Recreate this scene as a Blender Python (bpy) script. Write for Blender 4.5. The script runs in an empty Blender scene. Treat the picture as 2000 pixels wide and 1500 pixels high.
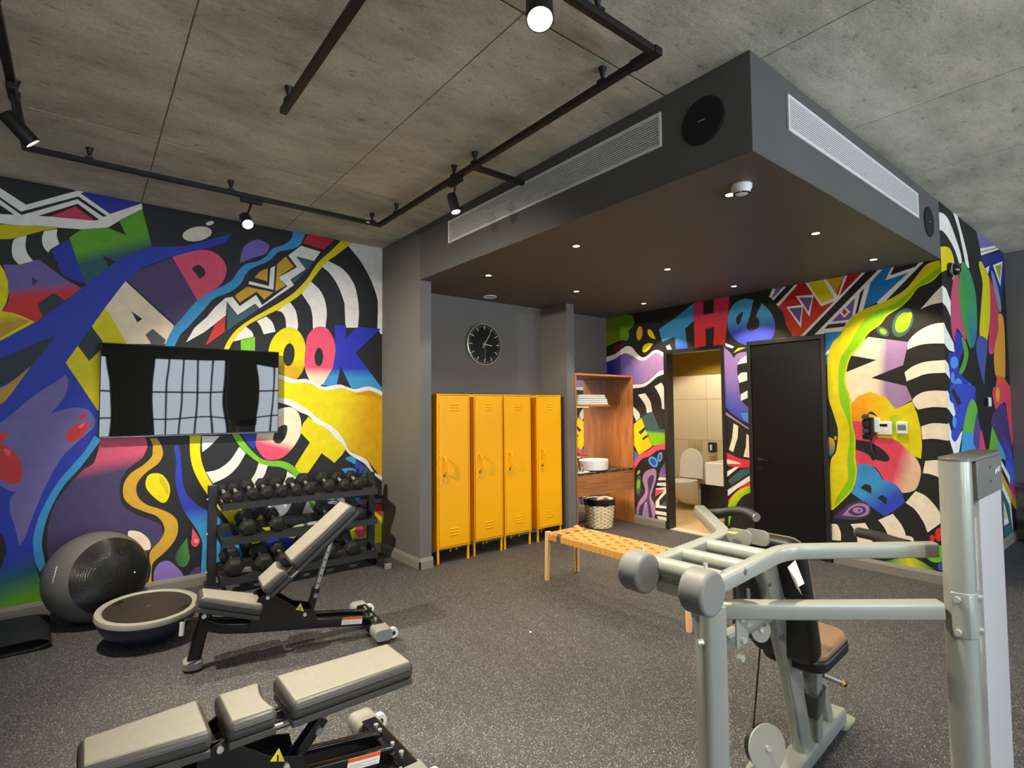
import bpy, bmesh, math, random
from math import pi, sin, cos, radians as R
from mathutils import Vector as V, Matrix as M4
from mathutils.geometry import tessellate_polygon
random.seed(7)
scene = bpy.context.scene
COL = scene.collection

# ------------------------------------------------------------------ camera
CAM_H, F_PX, YAW, PITCH, ROLL = 1.5, 1052.27, 0.8981, 0.0436, -0.008
_fwd = V((cos(PITCH)*cos(YAW), cos(PITCH)*sin(YAW), sin(PITCH)))
_r0 = V((sin(YAW), -cos(YAW), 0)); _u0 = _r0.cross(_fwd)
_right = _r0*cos(ROLL) + _u0*sin(ROLL); _up = _u0*cos(ROLL) - _r0*sin(ROLL)
EYE = V((0, 0, CAM_H))
cd = bpy.data.cameras.new('camera'); cam = bpy.data.objects.new('camera', cd); COL.objects.link(cam)
cd.sensor_width = 36.0; cd.lens = 36.0*F_PX/2000.0; cd.clip_start = 0.02
cam.matrix_world = M4(((_right.x, _up.x, -_fwd.x, EYE.x), (_right.y, _up.y, -_fwd.y, EYE.y), (_right.z, _up.z, -_fwd.z, EYE.z), (0, 0, 0, 1)))
scene.camera = cam
def ray(px, py): return _fwd + _right*((px-1000)/F_PX) + _up*((750-py)/F_PX)
def on_x(px, py, x): d = ray(px, py); return EYE + d*(x/d.x)
def on_y(px, py, y): d = ray(px, py); return EYE + d*(y/d.y)
def on_z(px, py, z): d = ray(px, py); return EYE + d*((z-CAM_H)/d.z)
def at_d(px, py, dist): return EYE + ray(px, py)*dist

# ------------------------------------------------------------------ world, exposure
w = bpy.data.worlds.new('world'); scene.world = w; w.use_nodes = True
nt = w.node_tree; nt.nodes.clear()
wo = nt.nodes.new('ShaderNodeOutputWorld'); bg = nt.nodes.new('ShaderNodeBackground')
sky = nt.nodes.new('ShaderNodeTexSky'); sky.sky_type = 'HOSEK_WILKIE'
sky.turbidity = 5.0; sky.ground_albedo = 0.35; sky.sun_direction = (0.2, 0.75, 0.63)
mixn = nt.nodes.new('ShaderNodeMixRGB'); mixn.inputs[0].default_value = 0.55; mixn.inputs[2].default_value = (0.78, 0.88, 1.0, 1)
nt.links.new(sky.outputs[0], mixn.inputs[1]); nt.links.new(mixn.outputs[0], bg.inputs[0]); nt.links.new(bg.outputs[0], wo.inputs[0])
bg.inputs[1].default_value = SKY_STRENGTH = 19.0
scene.view_settings.view_transform = 'Standard'; scene.view_settings.look = 'None'
scene.view_settings.exposure = 0.0; scene.view_settings.gamma = 1.0; scene.view_settings.use_curve_mapping = False
cy = scene.cycles
cy.use_denoising = True; cy.use_adaptive_sampling = True; cy.adaptive_threshold = 0.02
cy.max_bounces = 8; cy.diffuse_bounces = 5; cy.glossy_bounces = 4; cy.transmission_bounces = 6
cy.sample_clamp_indirect = 6.0; cy.blur_glossy = 0.5
cy.caustics_reflective = False; cy.caustics_refractive = False

WARM = (1.0, 0.89, 0.73); WARMER = (1.0, 0.70, 0.40)
def spot_light(name, loc, target, power, angle, blend=0.5, color=WARM, radius=0.03, parent=None):
    l = bpy.data.lights.new(name, 'SPOT'); l.energy = power; l.spot_size = R(angle); l.spot_blend = blend; l.color = color; l.shadow_soft_size = radius
    o = bpy.data.objects.new(name, l); COL.objects.link(o)
    o.rotation_euler = (V(target)-V(loc)).to_track_quat('-Z', 'Y').to_euler(); o.location = loc
    return o
def point_light(name, loc, power, color=WARM, radius=0.05):
    l = bpy.data.lights.new(name, 'POINT'); l.energy = power; l.color = color; l.shadow_soft_size = radius
    o = bpy.data.objects.new(name, l); COL.objects.link(o); o.location = loc; return o
def area_light(name, loc, target, power, sx, sy, color, portal=False):
    l = bpy.data.lights.new(name, 'AREA'); l.shape = 'RECTANGLE'; l.size = sx; l.size_y = sy; l.energy = power; l.color = color
    if portal: l.cycles.is_portal = True
    o = bpy.data.objects.new(name, l); COL.objects.link(o); o.location = loc
    o.rotation_euler = (V(target)-V(loc)).to_track_quat('-Z', 'Y').to_euler(); return o

DOWN_W = (30, 32, 90); SPOT_W = (500, 170, 280, 410, 40, 170, 30, 125)
# room dimensions (metres)
VA, U1, VC, UB, VN, V1, HC, HS, UC = 5.344, 2.4874, 4.520, 5.634, 4.976, 1.256, 3.2196, 2.7214, 8.21
PIER_X = 2.611; PIL_X0, PIL_X1 = 4.427, 4.553; YB = -3.5; XL = -3.0
WINDOWS = [(-0.9, 0.45), (1.14, 2.65), (3.25, 5.2), (5.8, 7.8)]
WIN_Z0, WIN_Z1 = 0.7, 2.65
for i, (a, b) in enumerate(WINDOWS):
    area_light('window_portal', ((a+b)/2, YB-0.13, (WIN_Z0+WIN_Z1)/2), ((a+b)/2, 5, (WIN_Z0+WIN_Z1)/2), 1.0, b-a, WIN_Z1-WIN_Z0, (1, 1, 1), portal=True)

# ------------------------------------------------------------------ helpers
def lin(c):
    out = []
    for v in c[:3]:
        v /= 255.0
        out.append(v/12.92 if v <= 0.04045 else ((v+0.055)/1.055)**2.4)
    return (*out, 1.0)
MATS = {}
def mat(name, col, rough=0.5, metal=0.0, spec=0.5, noise=None, bump=None, coat=0.0, emit=None, trans=0.0, ior=1.45, sheen=0.0):
    """noise=(scale, amount) mottles the colour; bump=(scale, strength)."""
    if name in MATS: return MATS[name]
    m = bpy.data.materials.new(name); m.use_nodes = True; t = m.node_tree; n = t.nodes; l = t.links
    b = n['Principled BSDF']
    c = lin(col)
    b.inputs['Base Color'].default_value = c; b.inputs['Roughness'].default_value = rough; b.inputs['Metallic'].default_value = metal
    b.inputs['Specular IOR Level'].default_value = spec; b.inputs['IOR'].default_value = ior
    if coat: b.inputs['Coat Weight'].default_value = coat; b.inputs['Coat Roughness'].default_value = 0.08
    if trans: b.inputs['Transmission Weight'].default_value = trans
    if emit: b.inputs['Emission Color'].default_value = lin(emit[0]); b.inputs['Emission Strength'].default_value = emit[1]
    if noise or bump:
        tc = n.new('ShaderNodeTexCoord')
    if noise:
        tx = n.new('ShaderNodeTexNoise'); tx.inputs['Scale'].default_value = noise[0]; tx.inputs['Detail'].default_value = 4
        l.new(tc.outputs['Object'], tx.inputs['Vector'])
        rp = n.new('ShaderNodeMapRange'); rp.inputs[1].default_value = 0.3; rp.inputs[2].default_value = 0.7; rp.inputs[3].default_value = 1-noise[1]; rp.inputs[4].default_value = 1+noise[1]
        mx = n.new('ShaderNodeMixRGB'); mx.blend_type = 'MULTIPLY'; mx.inputs[0].default_value = 1.0; mx.inputs[1].default_value = c
        l.new(tx.outputs['Fac'], rp.inputs[0]); l.new(rp.outputs[0], mx.inputs[2]); l.new(mx.outputs[0], b.inputs['Base Color'])
    if bump:
        bt = n.new('ShaderNodeTexNoise'); bt.inputs['Scale'].default_value = bump[0]; bt.inputs['Detail'].default_value = 3
        l.new(tc.outputs['Object'], bt.inputs['Vector'])
        bp = n.new('ShaderNodeBump'); bp.inputs['Strength'].default_value = bump[1]; bp.inputs['Distance'].default_value = 0.01
        l.new(bt.outputs['Fac'], bp.inputs['Height']); l.new(bp.outputs[0], b.inputs['Normal'])
    MATS[name] = m; return m

def floor_material():
    m = bpy.data.materials.new('speckled rubber'); m.use_nodes = True; t = m.node_tree; n = t.nodes; l = t.links; b = n['Principled BSDF']
    tc = n.new('ShaderNodeTexCoord')
    base = n.new('ShaderNodeTexNoise'); base.inputs['Scale'].default_value = 2.2; base.inputs['Detail'].default_value = 5
    r0 = n.new('ShaderNodeValToRGB'); r0.color_ramp.elements[0].position = 0.3; r0.color_ramp.elements[0].color = lin((36, 36, 37)); r0.color_ramp.elements[1].position = 0.72; r0.color_ramp.elements[1].color = lin((46, 45, 45))
    l.new(tc.outputs['Object'], base.inputs['Vector']); l.new(base.outputs['Fac'], r0.inputs[0])
    prev = r0.outputs[0]
    for scale, thr, colr in ((420, 0.12, (124, 123, 121)), (640, 0.13, (96, 98, 102)), (260, 0.045, (160, 157, 148))):
        vo = n.new('ShaderNodeTexVoronoi'); vo.inputs['Scale'].default_value = scale
        l.new(tc.outputs['Object'], vo.inputs['Vector'])
        sp = n.new('ShaderNodeSeparateColor'); l.new(vo.outputs['Color'], sp.inputs[0])
        lt = n.new('ShaderNodeMath'); lt.operation = 'LESS_THAN'; lt.inputs[1].default_value = thr; l.new(sp.outputs[0], lt.inputs[0])
        mx = n.new('ShaderNodeMixRGB'); mx.inputs[2].default_value = lin(colr); l.new(lt.outputs[0], mx.inputs[0]); l.new(prev, mx.inputs[1]); prev = mx.outputs[0]
    l.new(prev, b.inputs['Base Color']); b.inputs['Roughness'].default_value = 0.62; b.inputs['Specular IOR Level'].default_value = 0.4
    bt = n.new('ShaderNodeTexNoise'); bt.inputs['Scale'].default_value = 500; l.new(tc.outputs['Object'], bt.inputs['Vector'])
    bp = n.new('ShaderNodeBump'); bp.inputs['Strength'].default_value = 0.25; bp.inputs['Distance'].default_value = 0.004
    l.new(bt.outputs['Fac'], bp.inputs['Height']); l.new(bp.outputs[0], b.inputs['Normal'])
    return m

def concrete_material():
    m = bpy.data.materials.new('board-cast concrete'); m.use_nodes = True; t = m.node_tree; n = t.nodes; l = t.links; b = n['Principled BSDF']
    tc = n.new('ShaderNodeTexCoord')
    mp = n.new('ShaderNodeMapping'); mp.inputs['Scale'].default_value = (1.0, 2.2, 1.0); mp.inputs['Rotation'].default_value = (0, 0, 0.15)
    l.new(tc.outputs['Object'], mp.inputs[0])
    a = n.new('ShaderNodeTexNoise'); a.inputs['Scale'].default_value = 1.6; a.inputs['Detail'].default_value = 8; a.inputs['Roughness'].default_value = 0.65
    l.new(mp.outputs[0], a.inputs['Vector'])
    ra = n.new('ShaderNodeValToRGB'); e = ra.color_ramp.elements; e[0].position = 0.28; e[0].color = lin((160, 156, 138)); e[1].position = 0.70; e[1].color = lin((226, 220, 202)); e2_ = ra.color_ramp.elements.new(0.46); e2_.color = lin((196, 192, 174))
    l.new(a.outputs['Fac'], ra.inputs[0])
    # pits and scratches
    c = n.new('ShaderNodeTexNoise'); c.inputs['Scale'].default_value = 22; c.inputs['Detail'].default_value = 6; c.inputs['Roughness'].default_value = 0.7
    mp2 = n.new('ShaderNodeMapping'); mp2.inputs['Scale'].default_value = (0.5, 1.0, 1.0); mp2.inputs['Rotation'].default_value = (0, 0, 0.5)
    l.new(tc.outputs['Object'], mp2.inputs[0]); l.new(mp2.outputs[0], c.inputs['Vector'])
    rc = n.new('ShaderNodeValToRGB'); e = rc.color_ramp.elements; e[0].position = 0.32; e[0].color = (0.60, 0.59, 0.56, 1); e[1].position = 0.42; e[1].color = (1, 1, 1, 1)
    l.new(c.outputs['Fac'], rc.inputs[0])
    f = n.new('ShaderNodeTexNoise'); f.inputs['Scale'].default_value = 90; f.inputs['Detail'].default_value = 3; l.new(tc.outputs['Object'], f.inputs['Vector'])
    rf = n.new('ShaderNodeMapRange'); rf.inputs[1].default_value = 0.3; rf.inputs[2].default_value = 0.7; rf.inputs[3].default_value = 0.86; rf.inputs[4].default_value = 1.12; l.new(f.outputs['Fac'], rf.inputs[0])
    m1 = n.new('ShaderNodeMixRGB'); m1.blend_type = 'MULTIPLY'; m1.inputs[0].default_value = 1; l.new(ra.outputs[0], m1.inputs[1]); l.new(rc.outputs[0], m1.inputs[2])
    m2 = n.new('ShaderNodeMixRGB'); m2.blend_type = 'MULTIPLY'; m2.inputs[0].default_value = 1; l.new(m1.outputs[0], m2.inputs[1]); l.new(rf.outputs[0], m2.inputs[2])
    l.new(m2.outputs[0], b.inputs['Base Color']); b.inputs['Roughness'].default_value = 0.8
    bp = n.new('ShaderNodeBump'); bp.inputs['Strength'].default_value = 0.4; bp.inputs['Distance'].default_value = 0.01
    l.new(c.outputs['Fac'], bp.inputs['Height']); l.new(bp.outputs[0], b.inputs['Normal'])
    return m

def wood_material(name, c0, c1, scale=1.0, axis='Z', rough=0.45):
    m = bpy.data.materials.new(name); m.use_nodes = True; t = m.node_tree; n = t.nodes; l = t.links; b = n['Principled BSDF']
    tc = n.new('ShaderNodeTexCoord'); mp = n.new('ShaderNodeMapping')
    s = {'X': (0.6, 9, 9), 'Y': (9, 0.6, 9), 'Z': (9, 9, 0.6)}[axis]; mp.inputs['Scale'].default_value = tuple(v*scale for v in s)
    l.new(tc.outputs['Object'], mp.inputs[0])
    a = n.new('ShaderNodeTexNoise'); a.inputs['Scale'].default_value = 2.0; a.inputs['Detail'].default_value = 7; a.inputs['Distortion'].default_value = 1.2
    l.new(mp.outputs[0], a.inputs['Vector'])
    ra = n.new('ShaderNodeValToRGB'); e = ra.color_ramp.elements; e[0].position = 0.3; e[0].color = lin(c0); e[1].position = 0.7; e[1].color = lin(c1)
    l.new(a.outputs['Fac'], ra.inputs[0]); l.new(ra.outputs[0], b.inputs['Base Color']); b.inputs['Roughness'].default_value = rough
    MATS[name] = m; return m

class MB:
    """Collects vertices and faces of one mesh."""
    def __init__(s): s.v = []; s.f = []; s.sm = []
    def add(s, verts, faces, smooth=False, M=None):
        o = len(s.v)
        s.v += [tuple(M @ V(p)) if M is not None else tuple(p) for p in verts]
        s.f += [tuple(i+o for i in f) for f in faces]; s.sm += [smooth]*len(faces); return s
    def box(s, x0, x1, y0, y1, z0, z1, M=None):
        vs = [(x, y, z) for x in (x0, x1) for y in (y0, y1) for z in (z0, z1)]
        return s.add(vs, [(0, 1, 3, 2), (4, 6, 7, 5), (0, 4, 5, 1), (2, 3, 7, 6), (0, 2, 6, 4), (1, 5, 7, 3)], False, M)
    def cube(s, c, d, M=None): return s.box(c[0]-d[0]/2, c[0]+d[0]/2, c[1]-d[1]/2, c[1]+d[1]/2, c[2]-d[2]/2, c[2]+d[2]/2, M)
    def prism(s, pts, h0, h1, M=None, smooth=False):
        """Extrudes a 2D outline (x, y) from z=h0 to z=h1."""
        n = len(pts); vs = [(p[0], p[1], h0) for p in pts]+[(p[0], p[1], h1) for p in pts]
        fs = [tuple(range(n-1, -1, -1)), tuple(range(n, 2*n))]
        s.add(vs, fs, False, M); o = len(s.v)-2*n
        for i in range(n): s.f.append((o+i, o+(i+1) % n, o+n+(i+1) % n, o+n+i)); s.sm.append(smooth)
        return s
    def lathe(s, prof, n=32, M=None, cap=True, smooth=True):
        vs = []; fs = []
        for r, z in prof:
            for i in range(n): a = 2*pi*i/n; vs.append((r*cos(a), r*sin(a), z))
        for k in range(len(prof)-1):
            for i in range(n): j = (i+1) % n; fs.append((k*n+i, k*n+j, (k+1)*n+j, (k+1)*n+i))
        s.add(vs, fs, smooth, M); o = len(s.v)-len(vs)
        if cap:
            if prof[0][0] > 1e-6: s.f.append(tuple(o+i for i in range(n-1, -1, -1))); s.sm.append(False)
            if prof[-1][0] > 1e-6: s.f.append(tuple(o+(len(prof)-1)*n+i for i in range(n))); s.sm.append(False)
        return s
    def cyl(s, a, b, r, n=20, r2=None, smooth=True):
        a, b = V(a), V(b); d = b-a; q = d.to_track_quat('Z', 'Y').to_matrix().to_4x4(); q.translation = a
        return s.lathe([(r, 0), (r if r2 is None else r2, d.length)], n, q, True, smooth)
    def tube(s, path, prof, closed=False, up=(0, 0, 1), smooth=True, caps=True):
        """Sweeps a 2D outline along a path; prof may be a radius."""
        if not isinstance(prof, (list, tuple)): prof = [(prof*cos(2*pi*i/14), prof*sin(2*pi*i/14)) for i in range(14)]
        path = [V(p) for p in path]; n = len(prof); vs = []; m = len(path); up = V(up)
        for i, p in enumerate(path):
            if i == 0: t = path[1]-p if not closed else path[1]-path[-1]
            elif i == m-1: t = p-path[i-1] if not closed else path[0]-path[i-1]
            else: t = (path[i+1]-p).normalized()+(p-path[i-1]).normalized()
            t.normalize(); sd = t.cross(up)
            if sd.length < 1e-4: sd = t.cross(V((1, 0, 0)))
            sd.normalize(); u2 = sd.cross(t)
            k = 1.0
            if 0 < i < m-1:
                cc = max(0.5, t.dot((p-path[i-1]).normalized())); k = 1/cc
            for a, b in prof: vs.append(p+sd*a*k+u2*b)
        fs = []
        for i in range(m if closed else m-1):
            for j in range(n): fs.append((i*n+j, i*n+(j+1) % n, ((i+1) % m)*n+(j+1) % n, ((i+1) % m)*n+j))
        s.add(vs, fs, smooth); o = len(s.v)-len(vs)
        if caps and not closed:
            s.f.append(tuple(o+j for j in range(n-1, -1, -1))); s.f.append(tuple(o+(m-1)*n+j for j in range(n))); s.sm += [False, False]
        return s
    def ball(s, c, r, n=20, m=12, sc=(1, 1, 1)):
        pr = [(max(1e-5, r*sin(pi*i/m)), -r*cos(pi*i/m)) for i in range(m+1)]
        Mx = M4.Translation(V(c)) @ M4.Diagonal((*sc, 1)); return s.lathe(pr, n, Mx, False, True)
    def mesh(s, name):
        me = bpy.data.meshes.new(name); me.from_pydata(s.v, [], s.f); me.polygons.foreach_set('use_smooth', s.sm); me.update()
        bm = bmesh.new(); bm.from_mesh(me); bmesh.ops.recalc_face_normals(bm, faces=bm.faces); bm.to_mesh(me); bm.free()
        return me
    def build(s, name, m, parent=None, bevel=0.0, seg=2, sharp=35, M=None):
        me = s.mesh(name); o = bpy.data.objects.new(name, me); COL.objects.link(o)
        if m: me.materials.append(m)
        if any(s.sm): me.set_sharp_from_angle(angle=R(sharp))
        if bevel:
            b = o.modifiers.new('bevel', 'BEVEL'); b.width = bevel; b.segments = seg; b.limit_method = 'ANGLE'; b.angle_limit = R(30)
            if seg > 1:
                for p in me.polygons: p.use_smooth = True
                me.set_sharp_from_angle(angle=R(60)); b.harden_normals = False
        if M is not None: o.matrix_world = M
        if parent: o.parent = parent
        return o
def rrect(w, h, r, n=4):
    """Rounded rectangle outline centred on the origin."""
    pts = []
    for cx, cy_, a0 in ((w/2-r, h/2-r, 0), (-w/2+r, h/2-r, 90), (-w/2+r, -h/2+r, 180), (w/2-r, -h/2+r, 270)):
        for i in range(n+1): a = R(a0+90*i/n); pts.append((cx+r*cos(a), cy_+r*sin(a)))
    return pts
def tag(o, label=None, cat=None, group=None, kind=None):
    if label: o['label'] = label
    if cat: o['category'] = cat
    if group: o['group'] = group
    if kind: o['kind'] = kind
    return o
def thing(name, label, cat, loc=(0, 0, 0), rz=0.0, group=None):
    o = bpy.data.objects.new(name, None); COL.objects.link(o); o.location = loc; o.rotation_euler = (0, 0, rz); o.empty_display_size = 0.1
    return tag(o, label, cat, group)
def struct(o): o['kind'] = 'structure'; return o
def copy_tree(o, parent=None):
    c = o.copy(); COL.objects.link(c); c.parent = parent
    for ch in list(o.children): copy_tree(ch, c)
    return c
def smooth_path(pts, n=8, closed=False):
    """Catmull-Rom through 3D or 2D points."""
    P = [V(p) for p in pts]; out = []; m = len(P)
    for i in range(m if closed else m-1):
        p0 = P[(i-1) % m] if closed or i > 0 else P[0]*2-P[1]
        p1, p2 = P[i], P[(i+1) % m]
        p3 = P[(i+2) % m] if closed or i+2 < m else P[-1]*2-P[-2]
        for k in range(n):
            t = k/n
            out.append(0.5*((2*p1)+(p2-p0)*t+(2*p0-5*p1+4*p2-p3)*t*t+(3*p1-p0-3*p2+p3)*t**3))
    if not closed: out.append(P[-1])
    return out

# ------------------------------------------------------------------ room shell
GREY = mat('grey wall paint', (104, 102, 98), 0.6, bump=(140, 0.05), noise=(3, 0.04))
DARK_GREY = mat('dark soffit paint', (86, 82, 76), 0.55, noise=(3, 0.04))
BULK = mat('bulkhead paint', (86, 86, 84), 0.55, bump=(160, 0.04), noise=(2.5, 0.05))
SKIRT = mat('skirting paint', (128, 124, 114), 0.45)
WHITE_P = mat('white paint', (225, 223, 218), 0.5)
PLASTER = mat('wall plaster', (60, 60, 62), 0.7, bump=(120, 0.08))
CONC = concrete_material()

struct(MB().box(XL-.15, UC+.15, YB-.15, 5.6, -0.12, 0).build('floor', floor_material()))
ceil = struct(MB().box(XL-.15, UC+.15, YB-.15, 5.6, HC+0.0026, HC+0.15).build('ceiling', mat('ceiling joint', (126, 121, 106), 0.9, noise=(9, .3))))
xs = [XL-.1]+[0.345+1.127*k for k in range(-2, 8) if XL < 0.345+1.127*k < UC]+[UC+.1]
ys = [YB-.1, -0.53, 1.745, 4.02, 5.5]
for i in range(len(xs)-1):
    for j in range(len(ys)-1):
        g = 0.0036; dz = random.uniform(0, 0.0008)
        MB().box(xs[i]+g, xs[i+1]-g, ys[j]+.007, ys[j+1]-.007, HC+dz, HC+0.0027).build('panel', CONC, ceil)

wall_left = struct(MB().box(XL-.15, U1, VA, VA+.15, 0, HC+.02).build('wall_left', PLASTER))
wall_pier = struct(MB().box(U1, PIER_X, VC, VA+.15, 0, HC).build('wall_pier', GREY))
wall_niche = struct(MB().box(PIER_X, UB+.12, VN, VN+.15, 0, HS+.3).build('wall_niche', GREY))
wall_pil = struct(MB().box(PIL_X0, PIL_X1, 4.525, VN, 0, HS).build('wall_pilaster', GREY))
DO0, DO1, DOZ = 3.262, 4.012, 2.155      # toilet doorway
wr = MB().box(UB, UB+.12, V1, DO0, 0, HC).box(UB, UB+.12, DO1, VN, 0, HC).box(UB, UB+.12, DO0, DO1, DOZ, HC)
wall_right = struct(wr.build('wall_right', PLASTER))
wall_corner = struct(MB().box(UB+.12, UC, V1, V1+.12, 0, HC).build('wall_corner', PLASTER))
struct(MB().box(UC, UC+.12, YB, V1+.12, 0, HC).build('wall_far', GREY))
struct(MB().box(XL-.15, XL, YB, VA, 0, HC).build('wall_side', mat('pale wall paint', (210, 208, 200), 0.7)))
bk = MB(); px = XL
for a, b in WINDOWS:
    bk.box(px, a, YB-.15, YB, 0, HC); bk.box(a, b, YB-.15, YB, 0, WIN_Z0); bk.box(a, b, YB-.15, YB, WIN_Z1, HC); px = b
bk.box(px, UC, YB-.15, YB, 0, HC)
struct(bk.build('wall_back', mat('back wall paint', (214, 212, 206), 0.7)))
wm = mat('window frame metal', (40, 42, 45), 0.4, 0.3)
for i, (a, b) in enumerate(WINDOWS):
    r = bpy.data.objects.new('window_%d' % (i+1), None); COL.objects.link(r); r.location = ((a+b)/2, YB-.09, WIN_Z0); struct(r)
    wd, ht = b-a, WIN_Z1-WIN_Z0
    fr = MB().box(-wd/2, -wd/2+.05, -.03, .03, 0, ht).box(wd/2-.05, wd/2, -.03, .03, 0, ht).box(-wd/2, wd/2, -.03, .03, 0, .05).box(-wd/2, wd/2, -.03, .03, ht-.05, ht)
    fr.build('window_frame', wm, r)
    for k in range(1, 5): MB().box(-wd/2+wd*k/5-.018, -wd/2+wd*k/5+.018, -.02, .02, .05, ht-.05).build('mullion', wm, r)
    for z in (0.62, 1.25): MB().box(-wd/2+.05, wd/2-.05, -.019, .019, z-.018, z+.018).build('transom', wm, r)
# bulkhead
bulk = struct(MB().box(U1, UB, V1, VC, HS+.01, HC).build('ceiling_bulkhead', BULK))
MB().box(U1+.0005, UB-.0005, V1+.0005, VC, HS, HS+.0105).box(PIER_X, UB-.0005, VC, VN, HS, HS+.1).build('soffit', DARK_GREY, bulk)

# skirting: stepped profile, straight runs
def skirt(name, a, b, nrm, h=0.1, t=0.018):
    a, b, nrm = V((*a, 0)), V((*b, 0)), V((*nrm, 0)).normalized()
    prof = [(0, 0), (t, 0), (t, h-.03), (t*.55, h-.005), (t*.4, h), (0, h)]
    mb = MB(); vs = []
    for p in (a, b):
        for q in prof: vs.append(p+nrm*q[0]+V((0, 0, q[1])))
    n = len(prof); fs = [tuple(range(n)), tuple(range(2*n-1, n-1, -1))]+[(i, (i+1) % n, n+(i+1) % n, n+i) for i in range(n)]
    mb.add(vs, fs); return struct(mb.build(name, SKIRT))
skirt('baseboard_left', (XL, VA), (U1, VA), (0, -1))
skirt('baseboard_pier_side', (U1, VA), (U1, VC-.018), (-1, 0))
skirt('baseboard_pier_front', (U1-.018, VC), (PIER_X+.01, VC), (0, -1))
skirt('baseboard_right_inner', (UB, DO1+.045), (UB, 4.527), (-1, 0))
skirt('baseboard_right_middle', (UB, DO0-.045), (UB, 2.972), (-1, 0))
skirt('baseboard_right', (UB, V1-.018), (UB, 2.165), (-1, 0))
skirt('baseboard_corner', (UB, V1), (UC, V1), (0, -1))
skirt('baseboard_niche', (PIER_X, VN), (PIL_X0, VN), (0, -1))
skirt('baseboard_far', (UC, YB), (UC, V1), (-1, 0))
# ------------------------------------------------------------------ painted murals (flat paint on the walls)
BK = (38, 38, 40); WH = (232, 229, 222); YE = (228, 212, 8); GO = (205, 160, 45); AM = (218, 165, 12); BL = (40, 56, 165); CY = (62, 150, 208)
PU = (118, 106, 165); DP = (72, 62, 100); LI = (168, 132, 176); PK = (228, 82, 112); RD = (198, 52, 52); LM = (135, 195, 12); GR = (88, 150, 36)
TE = (60, 92, 96); CR = (244, 222, 190); OR = (240, 168, 12); DT = (46, 58, 64)
FR = {'p': (0, 0, 1), 'a': (0, 320, 5), 'b': (380, 320, 5), 'c': (0, 600, 5), 'd': (380, 600, 5), 'e': (0, 880, 5), 'f': (360, 860, 4.762),
      'g': (1160, 500, 5), 'h': (1500, 480, 5), 'i': (1160, 780, 5), 'j': (1540, 780, 4.4118), 'k': (1800, 380, 3.75), 'l': (1800, 760, 3.75)}
pm = bpy.data.materials.new('mural paint'); pm.use_nodes = True
_t = pm.node_tree; _b = _t.nodes['Principled BSDF']; _a = _t.nodes.new('ShaderNodeVertexColor'); _a.layer_name = 'paint'
_n = _t.nodes.new('ShaderNodeTexNoise'); _n.inputs['Scale'].default_value = 14; _n.inputs['Detail'].default_value = 6
_tc = _t.nodes.new('ShaderNodeTexCoord'); _t.links.new(_tc.outputs['Object'], _n.inputs['Vector'])
_m = _t.nodes.new('ShaderNodeMapRange'); _m.inputs[1].default_value = 0.3; _m.inputs[2].default_value = 0.7; _m.inputs[3].default_value = 0.93; _m.inputs[4].default_value = 1.07
_x = _t.nodes.new('ShaderNodeMixRGB'); _x.blend_type = 'MULTIPLY'; _x.inputs[0].default_value = 1
_t.links.new(_n.outputs['Fac'], _m.inputs[0]); _t.links.new(_a.outputs[0], _x.inputs[1]); _t.links.new(_m.outputs[0], _x.inputs[2]); _t.links.new(_x.outputs[0], _b.inputs['Base Color'])
_b.inputs['Roughness'].default_value = 0.55; _b.inputs['Specular IOR Level'].default_value = 0.3
_n2 = _t.nodes.new('ShaderNodeTexNoise'); _n2.inputs['Scale'].default_value = 160; _t.links.new(_tc.outputs['Object'], _n2.inputs['Vector'])
_bp = _t.nodes.new('ShaderNodeBump'); _bp.inputs['Strength'].default_value = 0.12; _bp.inputs['Distance'].default_value = 0.005
_t.links.new(_n2.outputs['Fac'], _bp.inputs['Height']); _t.links.new(_bp.outputs[0], _b.inputs['Normal'])

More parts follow.
